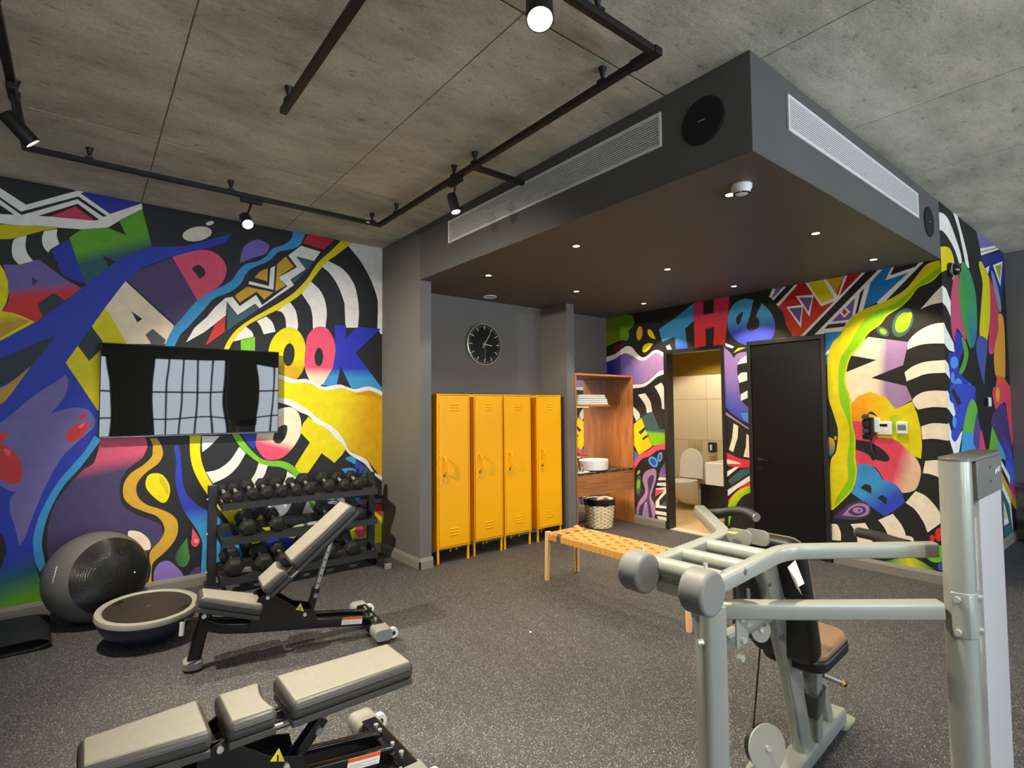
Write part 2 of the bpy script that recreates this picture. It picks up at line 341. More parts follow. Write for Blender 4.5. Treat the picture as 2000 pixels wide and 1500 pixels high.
class Mural:
    def __init__(s, wall, plane, pos, lo, hi, hole=None):
        s.hole = hole; s.wall, s.plane, s.pos, s.lo, s.hi = wall, plane, pos, lo, hi; s.boxes = []; s.out = {}
    def to2(s, px, py):
        p = on_y(px, py, s.pos) if s.plane == 'y' else on_x(px, py, s.pos)
        return V((p.x, p.z)) if s.plane == 'y' else V((p.y, p.z))
    def paint(s, fr, col, pts, sm=0, g=None, L=None):
        """Paints one shape; sm=1 rounds the outline (points with a third value stay corners); g=(p0, p1, colour...) blends across it."""
        ox, oy, sc = FR[fr]
        q = [(ox+p[0]/sc, oy+p[1]/sc, len(p) > 2 or not sm) for p in pts]
        line = []
        n = len(q)
        for i in range(n):
            p0, p1, p2, p3 = (V(q[(i+k) % n][:2]) for k in (-1, 0, 1, 2))
            line.append(p1)
            if sm:
                if q[i][2]: p0 = p1*2-p2
                if q[(i+1) % n][2]: p3 = p2*2-p1
                for k in range(1, 6):
                    t = k/6; line.append(0.5*((2*p1)+(p2-p0)*t+(2*p0-5*p1+4*p2-p3)*t*t+(3*p1-p0-3*p2+p3)*t**3))
        s.flat([s.to2(p.x, p.y) for p in line], col, None if g is None else [s.to2(ox+p[0]/sc, oy+p[1]/sc) for p in g[:2]], None if g is None else g[2:], L)
    def flat(s, p2, col, gp=None, gc=None, L=None):
        bm = bmesh.new(); vs = [bm.verts.new((p.x, p.y, 0)) for p in p2]
        for tri in tessellate_polygon([[V((p.x, p.y, 0)) for p in p2]]):
            try: bm.faces.new([vs[i] for i in tri])
            except ValueError: pass
        def cut(co, no, clear): bmesh.ops.bisect_plane(bm, geom=bm.verts[:]+bm.edges[:]+bm.faces[:], dist=1e-6, plane_co=co, plane_no=no, clear_outer=clear)
        for co, no in (((s.lo[0], 0, 0), (-1, 0, 0)), ((s.hi[0], 0, 0), (1, 0, 0)), ((0, s.lo[1], 0), (0, -1, 0)), ((0, s.hi[1], 0), (0, 1, 0))): cut(co, no, True)
        if s.hole:
            h0, h1, hz = s.hole
            for co, no in (((h0, 0, 0), (1, 0, 0)), ((h1, 0, 0), (1, 0, 0)), ((0, hz, 0), (0, 1, 0))): cut(co, no, False)
            bmesh.ops.delete(bm, geom=[f for f in bm.faces if h0 < f.calc_center_median().x < h1 and f.calc_center_median().y < hz], context='FACES')
        if gp:
            d = gp[1]-gp[0]; nc = len(gc)
            for k in range(nc): c0 = gp[0]+d*(k/(nc-1)); cut((c0.x, c0.y, 0), (d.x, d.y, 0), False)
        if not bm.faces: bm.free(); return
        xs_ = [v.co.x for v in bm.verts]; ys_ = [v.co.y for v in bm.verts]; bb = (min(xs_), max(xs_), min(ys_), max(ys_))
        lay = 1
        for b, l0 in s.boxes:
            if b[0] < bb[1] and b[1] > bb[0] and b[2] < bb[3] and b[3] > bb[2]: lay = max(lay, l0+1)
        s.boxes.append((bb, lay)); off = lay*0.00016
        V_, F_, C_ = s.out.setdefault(L, ([], [], [])); o = len(V_); bm.verts.ensure_lookup_table(); bm.verts.index_update()
        for v in bm.verts:
            V_.append((v.co.x, s.pos-off, v.co.y) if s.plane == 'y' else (s.pos-off, v.co.x, v.co.y))
            if gp:
                t = max(0, min(1, (V((v.co.x, v.co.y))-gp[0]).dot(d)/d.length_squared))*(nc-1); k = min(int(t), nc-2); t -= k
                a_, b_ = lin(gc[k]), lin(gc[k+1]); C_.append(tuple(a_[i]*(1-t)+b_[i]*t for i in range(4)))
            else: C_.append(lin(col))
        for f in bm.faces: F_.append(tuple(o+v.index for v in f.verts))
        bm.free()
    def ell(s, fr, col, cx, cy_, rx, ry, rot=0, g=None, L=None):
        a = R(rot); s.paint(fr, col, [(cx+rx*cos(t)*cos(a)-ry*sin(t)*sin(a), cy_+rx*cos(t)*sin(a)+ry*sin(t)*cos(a)) for t in (2*pi*i/28 for i in range(28))], 0, g, L)
    def finish(s):
        for L, (v, f, c) in s.out.items():
            nm = 'mural' if L is None else 'painted_letter'
            me = bpy.data.meshes.new(nm); me.from_pydata(v, [], f); me.update()
            at = me.color_attributes.new('paint', 'FLOAT_COLOR', 'POINT'); at.data.foreach_set('color', [x for q in c for x in q])
            me.materials.append(pm); o = bpy.data.objects.new(nm, me); COL.objects.link(o); o.parent = s.wall
            if L: o['label'] = L

# ---- left wall
A = Mural(wall_left, 'y', VA, (XL, 0.0), (U1, HC)); P = A.paint
A.flat([V((XL, 0)), V((U1, 0)), V((U1, HC)), V((XL, HC))], BK)
P('a', WH, [(-700, -250), (0, 235), (255, 400), (760, 260), (815, 272), (1075, 490), (1385, 385), (1392, 440), (1190, 540), (1060, 620), (800, 640), (600, 625), (400, 605), (150, 600), (0, 580), (-700, 540)])
P('a', (45, 50, 150), [(785, 287), (830, 275), (1375, 378), (1075, 490)])
P('a', BK, [(-700, -160), (0, 325), (205, 467), (765, 318), (1045, 510), (1005, 517), (755, 345), (210, 500), (0, 350), (-700, -135)])
P('a', BK, [(-300, 200), (0, 400), (140, 497), (0, 490), (-300, 470)])
P('a', BK, [(375, 508), (760, 390), (970, 545), (920, 555), (480, 515)])
P('a', (196, 62, 88), [(490, 515), (740, 415), (920, 553), (800, 545)])
P('a', (200, 185, 12), [(-700, 560), (0, 590), (300, 605), (560, 615), (555, 635), (430, 650), (250, 700), (100, 735), (0, 735), (-700, 690)])
P('a', WH, [(150, 730), (260, 698, 1), (248, 800), (270, 880), (325, 950, 1), (185, 985, 1), (130, 920), (115, 840), (125, 770)], 1)
P('a', WH, [(430, 655, 1), (560, 640, 1), (555, 700), (580, 785, 1), (500, 830), (470, 867, 1), (425, 810), (410, 730)], 1)
P('a', BL, [(500, 840), (660, 740), (800, 990), (850, 1170), (760, 1150), (640, 1100), (590, 1060), (560, 960)])
GL = 'painted green letter N fading to teal'
P('a', GR, [(675, 720), (790, 645), (1060, 622), (1165, 560), (1390, 445), (1485, 810), (1490, 815), (1150, 960), (850, 1175), (770, 1000)], g=((1040, 790), (1105, 905), (96, 160, 36), (46, 90, 96)), L=GL)
P('a', BK, [(1050, 625), (1165, 560), (1230, 695)], L=GL); P('a', BK, [(1000, 890), (1135, 955), (1060, 1005)], L=GL)
AL = 'painted lavender letter A fading to red'
P('a', PU, [(30, 985), (180, 985), (380, 935), (450, 985), (640, 1130), (800, 1215), (560, 1390), (350, 1545), (200, 1480), (30, 1440), (85, 1340), (85, 1200), (60, 1080)], g=((300, 1190), (335, 1290), (112, 98, 158), (205, 50, 52)), L=AL)
P('a', (60, 52, 96), [(310, 1100), (375, 1145), (320, 1190)], L=AL); P('a', DT, [(365, 1370), (525, 1260), (645, 1340), (420, 1490), (400, 1460)], L=AL)
P('a', YE, [(-700, 900), (0, 985), (40, 1040), (78, 1150), (82, 1260), (65, 1350), (20, 1440), (120, 1455), (200, 1480), (345, 1545), (0, 1730), (-700, 2050)], 0)
P('c', GO, [(-500, 40), (0, 75), (45, 65), (160, 85), (290, 140), (0, 300), (-500, 520)], g=((60, 60), (100, 150), YE, (190, 150, 45)))
P('p', BL, [(454, 456), (410, 468), (360, 481), (298, 482), (240, 502), (170, 554), (128, 588), (70, 629), (0, 666), (-140, 710), (-140, 1290), (80, 1290), (81, 1136), (76, 1118), (66, 1066), (68, 1040), (84, 992), (112, 946), (166, 880), (182, 850), (192, 850), (192, 800), (158, 754), (128, 707), (152, 676), (180, 637), (206, 600), (210, 594), (246, 548), (280, 522), (336, 502), (400, 486), (440, 474)],
  g=((24, 1050), (66, 1158), (44, 62, 172), (42, 60, 168), (40, 96, 104), (96, 158, 34)))
P('c', DT, [(530, 285, 1), (400, 330), (200, 420), (0, 500), (-300, 600), (-300, 800), (0, 765), (130, 700), (300, 580), (420, 440), (510, 330)], 1)
P('c', (186, 150, 62), [(0, 790), (130, 715), (300, 575, 1), (200, 720), (80, 880), (0, 950), (-300, 1100), (-300, 880)], 1)
P('p', PU, [(128, 731, 1), (133, 744), (130, 766), (120, 784), (98, 809, 1), (120, 801), (148, 796), (170, 800), (182, 812), (186, 824), (180, 838), (144, 870), (116, 900), (86, 956), (66, 1004), (50, 1046), (38, 1066, 1), (36, 1060), (30, 1032), (21, 1004), (19, 986), (22, 970), (32, 962, 1), (12, 956), (0, 948), (-60, 920), (-60, 860), (0, 826), (24, 808), (70, 770), (112, 744)], 1)
P('c', (208, 62, 66), [(850, 1130), (862, 1180), (790, 1270), (700, 1320), (650, 1300), (645, 1250), (700, 1170), (780, 1130)], 1)
P('c', (208, 62, 76), [(850, 1035), (830, 1080), (780, 1100), (765, 1085), (800, 1045)], 1)
P('c', (228, 108, 122), [(830, 1132), (800, 1175), (765, 1182), (790, 1142)], 1)
P('e', (206, 58, 58), [(-60, -80), (0, -70), (100, -20), (190, 80), (220, 200), (190, 300), (120, 325), (40, 290), (-100, 200)], 1)
P('e', (225, 100, 115), [(40, -20), (105, 0), (100, 50), (60, 50)], 1)
P('c', (208, 66, 76), [(0, 1240), (70, 1220), (75, 1262), (0, 1340), (-60, 1350)], 1)
P('e', BK, [(-150, 760), (0, 800), (50, 900), (60, 1000), (30, 1080), (0, 1150), (-150, 1200)], 1)
P('p', CY, [(184, 850, 1), (198, 858, 1), (182, 880), (156, 914), (124, 950), (100, 992), (86, 1032), (82, 1066), (88, 1102), (78, 1118, 1), (69, 1100), (65, 1066), (67, 1040), (80, 1000), (110, 946), (140, 910), (166, 880)], 1)
P('e', BK, [(330, 1080), (345, 1100), (390, 1190), (440, 1115), (470, 1200), (405, 1300)])
P('p', DP, [(206, 850), (282, 850, 1), (288, 870), (283, 885), (276, 896), (250, 916), (236, 940), (234, 964), (240, 986), (260, 1002), (290, 1014), (312, 1024), (318, 1038), (316, 1050), (306, 1064), (292, 1074), (280, 1100), (270, 1140, 1), (100, 1140, 1), (96, 1100), (92, 1070), (94, 1030), (104, 992), (124, 960), (160, 920), (182, 905), (192, 880)], 1, g=((230, 892), (236, 920), (206, 84, 112), DP))
P('e', CR, [(1250, 795), (1350, 790), (1430, 840), (1470, 910), (1450, 970), (1300, 950)], 1)
P('e', GO, [(1462, -120, 1), (1490, -60), (1490, 0), (1480, 60), (1400, 140), (1280, 220), (1215, 310), (1200, 400), (1220, 480), (1300, 550), (1420, 600), (1530, 640), (1590, 710), (1605, 790), (1560, 880), (1470, 980), (1460, 1060), (1475, 1150), (1460, 1240), (1430, 1320, 1), (1480, 1320, 1), (1480, 1170), (1500, 1090), (1600, 1000), (1690, 900), (1735, 800), (1730, 690), (1670, 620), (1560, 570), (1440, 530), (1360, 470), (1330, 390), (1345, 310), (1420, 220), (1540, 130), (1585, 60), (1590, 0), (1570, -60), (1530, -120, 1)], 1)
P('e', YE, [(1530, 220), (1600, 250), (1655, 340), (1655, 430), (1620, 500), (1560, 500), (1450, 400), (1420, 320), (1450, 240)], 1)
P('e', (205, 185, 15), [(1560, 245), (1620, 300), (1645, 380), (1630, 430), (1600, 360), (1560, 310)], 1)
P('f', BL, [(-95, 60), (-48, 60), (-30, 200), (0, 450), (120, 600), (300, 700), (430, 850), (500, 960), (540, 1100), (520, 1290, 1), (150, 1290, 1), (160, 1100), (165, 950), (120, 840), (60, 750), (0, 660), (-60, 500), (-85, 350), (-75, 200)], 1, g=((0, 640), (0, 850), (50, 60, 172), (62, 150, 205)))
P('e', (48, 108, 72), [(1825, 850, 1), (1840, 960), (1850, 1060), (1800, 1135), (1740, 1120), (1712, 1040), (1740, 970)], 1, g=((1700, 1040), (1850, 1000), (40, 80, 62), (76, 140, 62)))
P('e', PK, [(1880, 755, 1), (1930, 830), (1952, 890), (1910, 940), (1868, 910), (1872, 850)], 1); A.ell('e', (245, 150, 165), 1915, 880, 20, 22)
P('e', (134, 110, 182), [(1500, 1320, 1), (1505, 1180), (1560, 1095), (1640, 1075), (1710, 1120), (1780, 1200), (1830, 1320, 1)], 1)
P('e', (80, 66, 120), [(1840, 1230), (1900, 1150), (1955, 1130, 1), (1955, 1240, 1)], 1)
# cream letter A and neighbours
CL = 'painted cream letter A with a yellow leg'
P('p', CR, [(245, 549), (300, 600), (340, 636), (324, 672), (197, 672), (180, 637), (206, 600)], L=CL)
P('c', YE, [(1030, 0), (1180, 250), (1240, 360), (990, 360), (900, 190)], L=CL)
P('c', BK, [(1285, 40), (1390, 115), (1340, 150)], L=CL); P('c', (90, 90, 92), [(1490, 210), (1420, 270), (1480, 365), (1600, 370), (1620, 320)], L=CL)
P('c', YE, [(760, 378), (870, 525), (990, 395), (1010, 1010), (955, 1010), (640, 540)]); P('c', DT, [(900, 195), (1000, 330), (1000, 400), (870, 525), (762, 376)])
P('p', (78, 64, 106), [(247, 547), (280, 524), (336, 504), (386, 586), (342, 634)])
DL = 'painted pink letter D'
P('p', PK, [(336, 502, 1), (380, 490), (406, 489), (426, 498), (440, 516), (441, 536), (428, 559), (400, 576), (386, 587, 1)], 1, L=DL)
P('p', BK, [(374, 524, 1), (386, 518), (393, 520), (400, 528), (400, 537), (390, 545, 1)], 1, L=DL)
P('b', (116, 100, 178), [(440, 970, 1), (470, 830), (530, 770), (620, 740), (700, 770), (730, 810), (690, 880), (600, 910)], 1)
A.ell('p', (222, 212, 196), 385, 457, 29, 14, -10); A.ell('p', WH, 410, 436, 8, 4, -15)
P('p', CY, [(572, 446, 1), (569, 466), (554, 478), (532, 486), (520, 500), (504, 510), (480, 516), (464, 530), (454, 546), (436, 558), (400, 576), (380, 592), (356, 620), (340, 638), (328, 660), (322, 676, 1), (341, 676, 1), (352, 654), (366, 640), (392, 612), (404, 598), (420, 582), (450, 570), (470, 554), (480, 536), (492, 524), (520, 512), (532, 504), (544, 492), (572, 486), (588, 476), (598, 450, 1)], 1)
P('b', WH, [(440, 1390), (600, 1280), (660, 1380), (905, 1195), (820, 1110), (1000, 1010), (915, 895), (1040, 800), (1230, 860), (1165, 950), (1000, 905), (1085, 1030), (935, 1130), (970, 1185), (635, 1410), (590, 1365), (420, 1475), (315, 1345), (305, 1480), (100, 1640), (-85, 1745), (0, 1600), (115, 1500), (200, 1400), (300, 1310), (370, 1300)])
P('p', TE, [(443, 589), (463, 616), (498, 593), (507, 602), (444, 645)]); P('b', TE, [(990, 905), (1160, 960), (1100, 1040), (1085, 1030)]); P('b', TE, [(940, 1135), (1090, 1040), (975, 1165)])
P('p', RD, [(440, 618), (439, 648), (401, 675), (420, 634)]); P('b', (190, 45, 58), [(1110, 680), (1365, 745), (1260, 840), (1060, 775)])
P('b', GO, [(585, 1110), (640, 1050), (715, 1020), (710, 1150)]); P('b', GO, [(805, 980), (890, 905), (970, 1005), (820, 1105), (890, 1190), (785, 1250)]); P('b', GO, [(390, 1290), (510, 1200), (770, 1255), (680, 1325), (605, 1250), (440, 1355)])
P('b', WH, [(535, 1145), (725, 1195), (740, 1020), (785, 995), (770, 1230), (525, 1175)])
for q in ([(686, 474), (747.6, 485), (747.6, 642), (737, 641, 1), (738, 600), (736, 580), (724, 546), (704, 510), (680, 480, 1)],
          [(640, 509, 1), (670, 526), (690, 552), (698, 580), (701, 610), (699, 640, 1), (675, 640, 1), (673, 600), (672, 590), (660, 558), (644, 534), (628, 520, 1)],
          [(607, 550, 1), (624, 566), (634, 586), (638, 612), (635, 644, 1), (611, 644, 1), (610, 618), (606, 600), (600, 590), (588, 572, 1)],
          [(566, 590, 1), (576, 604), (580, 618), (582, 636), (580, 646, 1), (559, 646, 1), (557, 622), (550, 610), (540, 607, 1)],
          [(520, 618, 1), (532, 630), (538, 648, 1), (515, 653, 1), (508, 636), (501, 627, 1)], [(480, 638, 1), (492, 648), (495, 658, 1), (456, 667, 1), (466, 652)]): P('p', WH, q, 1)
P('p', YE, [(668, 468, 1), (688, 474, 1), (660, 496), (638, 512), (616, 538), (590, 572), (566, 590), (540, 606), (520, 616), (480, 638), (456, 666), (446, 684, 1), (436, 684, 1), (446, 664), (464, 642), (492, 622), (520, 606), (560, 582), (580, 566), (600, 544), (620, 514), (646, 490)], 1)
P('d', (118, 190, 45), [(450, 325), (590, 290), (590, 560), (455, 560)], L='painted green letter L beside the television')
OL = 'painted yellow letter O of the word LOOK'
P('d', YE, [(900, 200), (990, 215), (1060, 300), (1085, 420), (1075, 560), (1040, 650), (985, 705), (900, 690), (830, 640), (760, 560), (722, 430), (760, 310), (830, 230)], 1, g=((920, 500), (920, 600), YE, (205, 165, 12)), L=OL); A.ell('d', BK, 920, 465, 56, 112, 5, L=OL)
OL = 'painted pink letter O of the word LOOK'
P('d', PK, [(1230, 190), (1300, 215), (1360, 320), (1378, 440), (1350, 590), (1290, 700), (1220, 765), (1130, 720), (1075, 590), (1080, 420), (1100, 290), (1160, 210)], 1, g=((1220, 590), (1220, 690), PK, CR), L=OL); A.ell('d', BK, 1213, 487, 42, 90, 2, L=OL)
P('d', BL, [(1365, 175), (1480, 180), (1475, 300), (1595, 190), (1815, 213), (1570, 445), (1840, 805), (1838, 815), (1530, 795), (1425, 575), (1385, 770), (1245, 765), (1350, 590), (1375, 430)], g=((1550, 600), (1550, 690), (44, 54, 180), CY), L='painted blue letter K')
P('d', YE, [(700, 640), (825, 685), (920, 735), (1000, 740), (1120, 745), (1230, 800), (1300, 810), (1400, 795), (1480, 800), (1570, 830), (1680, 815), (1760, 830), (1840, 870), (1840, 1660), (1800, 1640), (1700, 1510), (1600, 1440), (1510, 1400), (1460, 1300), (1380, 1200), (1300, 1140), (1210, 1090), (1130, 1020), (1040, 960), (940, 905), (700, 850)], g=((1370, 1100), (1640, 1160), YE, AM))
P('d', (200, 150, 10), [(1560, 850), (1680, 822), (1760, 838), (1835, 878, 1), (1820, 900, 1), (1740, 870), (1660, 865)], 1)
P('d', WH, [(700, 610, 1), (820, 650), (900, 680), (990, 705), (1080, 700), (1150, 725), (1250, 775), (1340, 765), (1420, 755), (1490, 780), (1570, 800), (1680, 775), (1760, 790), (1840, 830, 1), (1840, 872, 1), (1760, 830), (1680, 815), (1570, 830), (1480, 800), (1400, 795), (1300, 810), (1230, 800), (1120, 745), (1000, 740), (920, 735), (825, 690), (700, 640, 1)], 1)
OL = 'painted cream letter O fading to pink below the television'
P('d', CR, [(815, 1000), (880, 980), (950, 980), (1010, 1030), (1040, 1130), (1030, 1250), (960, 1370), (870, 1460), (780, 1490), (690, 1480), (620, 1400), (590, 1320), (600, 1220), (680, 1080)], 1, g=((830, 1290), (800, 1375), CR, PK), L=OL)
P('d', BK, [(890, 1150), (905, 1180), (890, 1260), (840, 1325), (790, 1325), (765, 1280), (790, 1210), (840, 1160)], 1, L=OL)
P('p', YE, [(602, 814), (616, 826), (636, 836), (654, 854), (670, 870), (675, 878), (668, 888), (653, 904), (628, 885), (601, 924), (583, 924), (576, 910), (605, 864), (586, 844), (592, 826)], L='painted yellow letter T')
P('p', WH, [(530, 773, 1), (544, 776), (568, 781), (588, 792), (606, 804), (622, 818), (640, 828), (656, 840), (672, 860), (682, 880), (700, 889), (717, 900), (730, 921), (747.5, 931, 1), (747.5, 941, 1), (728, 925), (712, 906), (694, 895), (680, 885), (670, 870), (654, 854), (636, 836), (616, 826), (602, 812), (584, 804), (564, 792), (530, 782, 1)], 1)
P('p', BL, [(470, 845), (502, 845), (497, 878), (484, 866)])
P('p', LM, [(462, 840, 1), (475, 860), (494, 883), (511, 896), (528, 900), (549, 900), (570, 908), (585, 923, 1), (578, 932, 1), (562, 919), (545, 912), (524, 910), (505, 903), (486, 889), (469, 873), (448, 840, 1)], 1, g=((0, 0), (0, 1), (118, 192, 40), (118, 192, 40)))
P('f', YE, [(50, -60, 1), (155, -60, 1), (148, 120), (185, 270), (260, 410), (330, 500), (520, 600, 1), (545, 700), (500, 790, 1), (440, 790, 1), (330, 650), (220, 510), (140, 390), (80, 260), (52, 120)], 1)
for q in ([(165, 110, 1), (162, -40, 1), (330, -40, 1), (230, 60)], [(200, 295, 1), (310, 270), (420, 190), (510, 60, 1), (570, 120, 1), (490, 250), (390, 340), (265, 400, 1)], [(690, 210, 1), (775, 235, 1), (740, 330), (650, 460, 1), (615, 370, 1), (660, 300)], [(955, 285, 1), (1040, 345, 1), (960, 450, 1), (905, 440, 1), (945, 340)],
          [(770, 620, 1), (850, 555, 1), (1020, 540, 1), (960, 660), (880, 730, 1), (830, 660)], [(1148, 540, 1), (1190, 640), (1240, 700, 1), (1085, 712, 1)], [(1205, 525), (1390, 520), (1395, 548), (1215, 550)], [(1400, 520), (1490, 545), (1465, 590)], [(1340, 572), (1425, 565), (1440, 660), (1410, 650), (1405, 600), (1345, 590)], [(1040, 790), (1300, 740), (1290, 770), (1030, 830)], [(500, 600), (560, 590), (520, 625)], [(900, 870), (1160, 820), (1100, 880)]): P('f', WH, q, 1)
for q in ([(640, 765), (715, 690), (745, 755), (650, 780)], [(685, 790), (785, 780), (800, 835), (760, 840)], [(580, 915), (695, 900), (705, 945), (640, 970)], [(880, 880), (1070, 860), (1010, 925)], [(1540, 840), (1690, 740), (1770, 655), (1842, 720), (1842, 970), (1700, 1000), (1400, 1045), (1400, 1000), (1560, 920)]): P('f', YE, q)
P('f', BL, [(705, 915), (880, 885), (1060, 925), (1000, 1050), (800, 1010)]); P('f', (100, 175, 40), [(1150, 530), (1215, 525), (1225, 590), (1190, 640)]); P('f', (100, 175, 40), [(1225, 720), (1275, 715), (1275, 770), (1225, 775)])
A.ell('f', PK, 1638, 835, 50, 70); P('f', RD, [(1640, 605), (1842, 590), (1842, 715), (1765, 655)]); P('f', PU, [(1600, 555), (1842, 542), (1842, 578), (1600, 600)]); P('f', CY, [(1575, 530), (1640, 528), (1608, 582)])
P('f', CY, [(1495, 170), (1545, 148), (1592, 175), (1588, 218), (1540, 200)], 1); P('f', CY, [(1460, 265, 1), (1540, 255), (1592, 275), (1590, 320, 1), (1560, 290), (1490, 305, 1)], 1); P('f', (56, 66, 170), [(1595, 205), (1640, 205), (1640, 250), (1605, 270), (1585, 240)], 1); P('f', (64, 72, 165), [(1640, 235), (1675, 235), (1655, 290), (1620, 310)], 1); P('f', TE, [(1660, 290), (1690, 225), (1728, 330), (1640, 345)])
A.finish()

# ---- right wall with the two doors
B = Mural(wall_right, 'x', UB, (V1, 0.0), (VN, HS), (DO0, DO1, DOZ)); P = B.paint
B.flat([V((V1, 0)), V((VN, 0)), V((VN, HS)), V((V1, HS))], (36, 34, 32))
P('g', GR, [(115, 600), (340, 575), (390, 610), (385, 680), (340, 730), (345, 790), (310, 830), (270, 820), (150, 870), (115, 875)], 1, g=((150, 720), (330, 660), (120, 130, 22), (84, 140, 24)))
B.ell('g', (205, 165, 25), 445, 755, 29, 70, 6); P('g', YE, [(525, 725), (560, 725), (605, 812, 1), (560, 800), (530, 765)], 1); P('g', YE, [(475, 930), (480, 880), (530, 850), (578, 858, 1), (540, 910), (500, 940)], 1); P('g', (120, 25, 45), [(200, 925), (210, 880), (270, 860), (280, 880), (225, 930)], 1)
P('g', PU, [(110, 1045), (135, 1040), (210, 1000), (280, 955), (330, 955), (440, 1015), (500, 1015), (570, 965), (620, 950), (690, 980), (695, 1120), (600, 1160), (500, 1240), (390, 1258), (300, 1220), (110, 1160)], g=((180, 1120), (480, 1040), (40, 42, 150), (112, 96, 176), (160, 126, 178)))
P('g', WH, [(110, 985, 1), (135, 980), (200, 960), (270, 910), (320, 880), (370, 890), (420, 950), (470, 990), (520, 975), (580, 925), (630, 920), (690, 950, 1), (690, 985, 1), (620, 950), (570, 965), (500, 1015), (440, 1015), (380, 980), (330, 955), (280, 955), (210, 1000), (110, 1045, 1)], 1)
P('g', WH, [(300, 1255, 1), (390, 1255), (500, 1240), (600, 1160), (650, 1120), (700, 1110, 1), (700, 1150, 1), (620, 1180), (520, 1260), (450, 1285), (300, 1300, 1)], 1)
P('p', WH, [(1278, 755, 1), (1292, 747, 1), (1298, 762), (1299, 799, 1), (1293, 799, 1), (1291, 780), (1284, 764)], 1); P('p', WH, [(1246, 771, 1), (1260, 768, 1), (1270, 784), (1274, 804, 1), (1263, 807, 1), (1262, 796), (1256, 784)], 1); P('p', WH, [(1233, 790, 1), (1248, 806), (1250, 816, 1), (1243, 823, 1), (1236, 806)], 1)
P('g', CY, [(635, 715), (800, 600), (900, 520), (970, 465), (980, 630), (890, 710), (915, 905), (800, 910), (790, 790), (665, 840)], g=((850, 770), (850, 900), (62, 150, 205), (50, 80, 190)), L='painted blue letter T above the toilet doorway')
P('g', RD, [(970, 465), (1070, 440), (1070, 575), (1170, 555), (1170, 425), (1325, 395), (1280, 865), (1165, 875), (1175, 695), (1090, 710), (1095, 890), (985, 890)], g=((1140, 560), (1140, 820), (205, 52, 92), (222, 54, 62), (215, 50, 42)), L='painted crimson letter H')
EL = 'painted blue letter e between the two doors'
P('g', CY, [(1320, 540), (1380, 460), (1460, 420), (1560, 425, 1), (1530, 560), (1490, 690, 1), (1505, 722), (1560, 725), (1610, 690), (1610, 620), (1580, 590, 1), (1640, 460, 1), (1720, 540), (1765, 640), (1760, 760), (1700, 830), (1560, 870), (1480, 870), (1400, 830), (1320, 740), (1305, 640)], 1, g=((1540, 600), (1540, 730), (70, 160, 210), (62, 72, 185)), L=EL)
P('g', BK, [(1455, 545), (1430, 650), (1400, 670), (1393, 600)], 1, L=EL)
P('g', WH, [(705, 880), (740, 865), (760, 912), (715, 915)]); P('g', WH, [(1285, 850), (1370, 885), (1350, 903), (1285, 880)]); P('g', YE, [(1362, 948, 1), (1410, 900), (1490, 895, 1), (1440, 912)], 1)
P('p', LI, [(1413, 677, 1), (1426, 688), (1433, 699, 1), (1442, 690), (1462, 686, 1), (1462, 694, 1), (1444, 704), (1440, 720), (1442, 740), (1448, 780), (1466, 800, 1), (1466, 830, 1), (1448, 820), (1430, 808), (1413, 790, 1)], 1, g=((1450, 730), (1425, 800), (150, 120, 180), (70, 76, 180)))
P('p', (80, 140, 215), [(1446, 806), (1464, 806), (1464, 828), (1452, 820)])
for q in ([(1400, 1060, 1), (1440, 1000), (1500, 965, 1), (1500, 1040, 1)], [(1405, 1175, 1), (1440, 1140), (1505, 1135, 1), (1510, 1212, 1), (1420, 1240, 1)], [(1435, 1350, 1), (1510, 1308, 1), (1512, 1382, 1), (1435, 1415, 1)]): P('g', WH, q, 1)
P('i', LI, [(1280, 115), (1380, 190), (1515, 280), (1515, 297), (1380, 210), (1280, 145)]); P('i', CR, [(1365, 235), (1410, 260), (1405, 370), (1360, 515), (1320, 490), (1350, 380)]); P('i', CR, [(1490, 335), (1520, 360), (1530, 572), (1460, 560), (1485, 460)])
P('i', (220, 52, 66), [(1280, 510, 1), (1380, 560), (1460, 585), (1530, 590, 1), (1530, 658, 1), (1420, 668), (1280, 640, 1)], 1); P('i', CR, [(1290, 580), (1400, 610), (1440, 632), (1290, 628)])
P('i', WH, [(1290, 710), (1380, 660), (1418, 660), (1290, 765)]); P('i', TE, [(1310, 790), (1430, 690), (1530, 662), (1530, 715), (1340, 840)]); P('i', WH, [(1290, 890), (1330, 870), (1535, 735), (1535, 790), (1400, 870), (1290, 960)]); P('i', (205, 60, 66), [(1290, 1000), (1440, 850), (1535, 790), (1535, 845), (1420, 885), (1290, 1030)])
P('i', LM, [(1290, 1100, 1), (1330, 980), (1400, 900), (1480, 855), (1535, 843, 1), (1535, 908, 1), (1450, 950), (1380, 1050), (1340, 1150), (1320, 1230), (1290, 1260, 1)], 1, g=((1370, 910), (1430, 985), YE, LM))
P('i', LM, [(520, 300), (705, 295), (705, 432), (560, 455)]); P('i', TE, [(470, 165), (575, 120), (640, 290), (705, 290), (705, 330), (520, 335)], g=((600, 285), (600, 335), TE, TE, LM)); P('i', (36, 34, 32), [(600, 120), (705, 100), (705, 285), (638, 290)])
P('i', YE, [(380, 250), (465, 178), (565, 462), (440, 545), (380, 420)], g=((420, 420), (520, 480), YE, (240, 195, 10))); P('i', BK, [(435, 320), (495, 270), (510, 290), (455, 345)]); P('i', BK, [(470, 385), (515, 345), (530, 365), (480, 400)]); P('i', (60, 120, 200), [(380, 480), (440, 545), (405, 620), (380, 620)])
P('i', PK, [(380, 650, 1), (440, 550), (530, 500), (600, 450), (705, 428, 1), (705, 490, 1), (620, 500), (540, 555), (460, 590), (380, 710, 1)], 1)
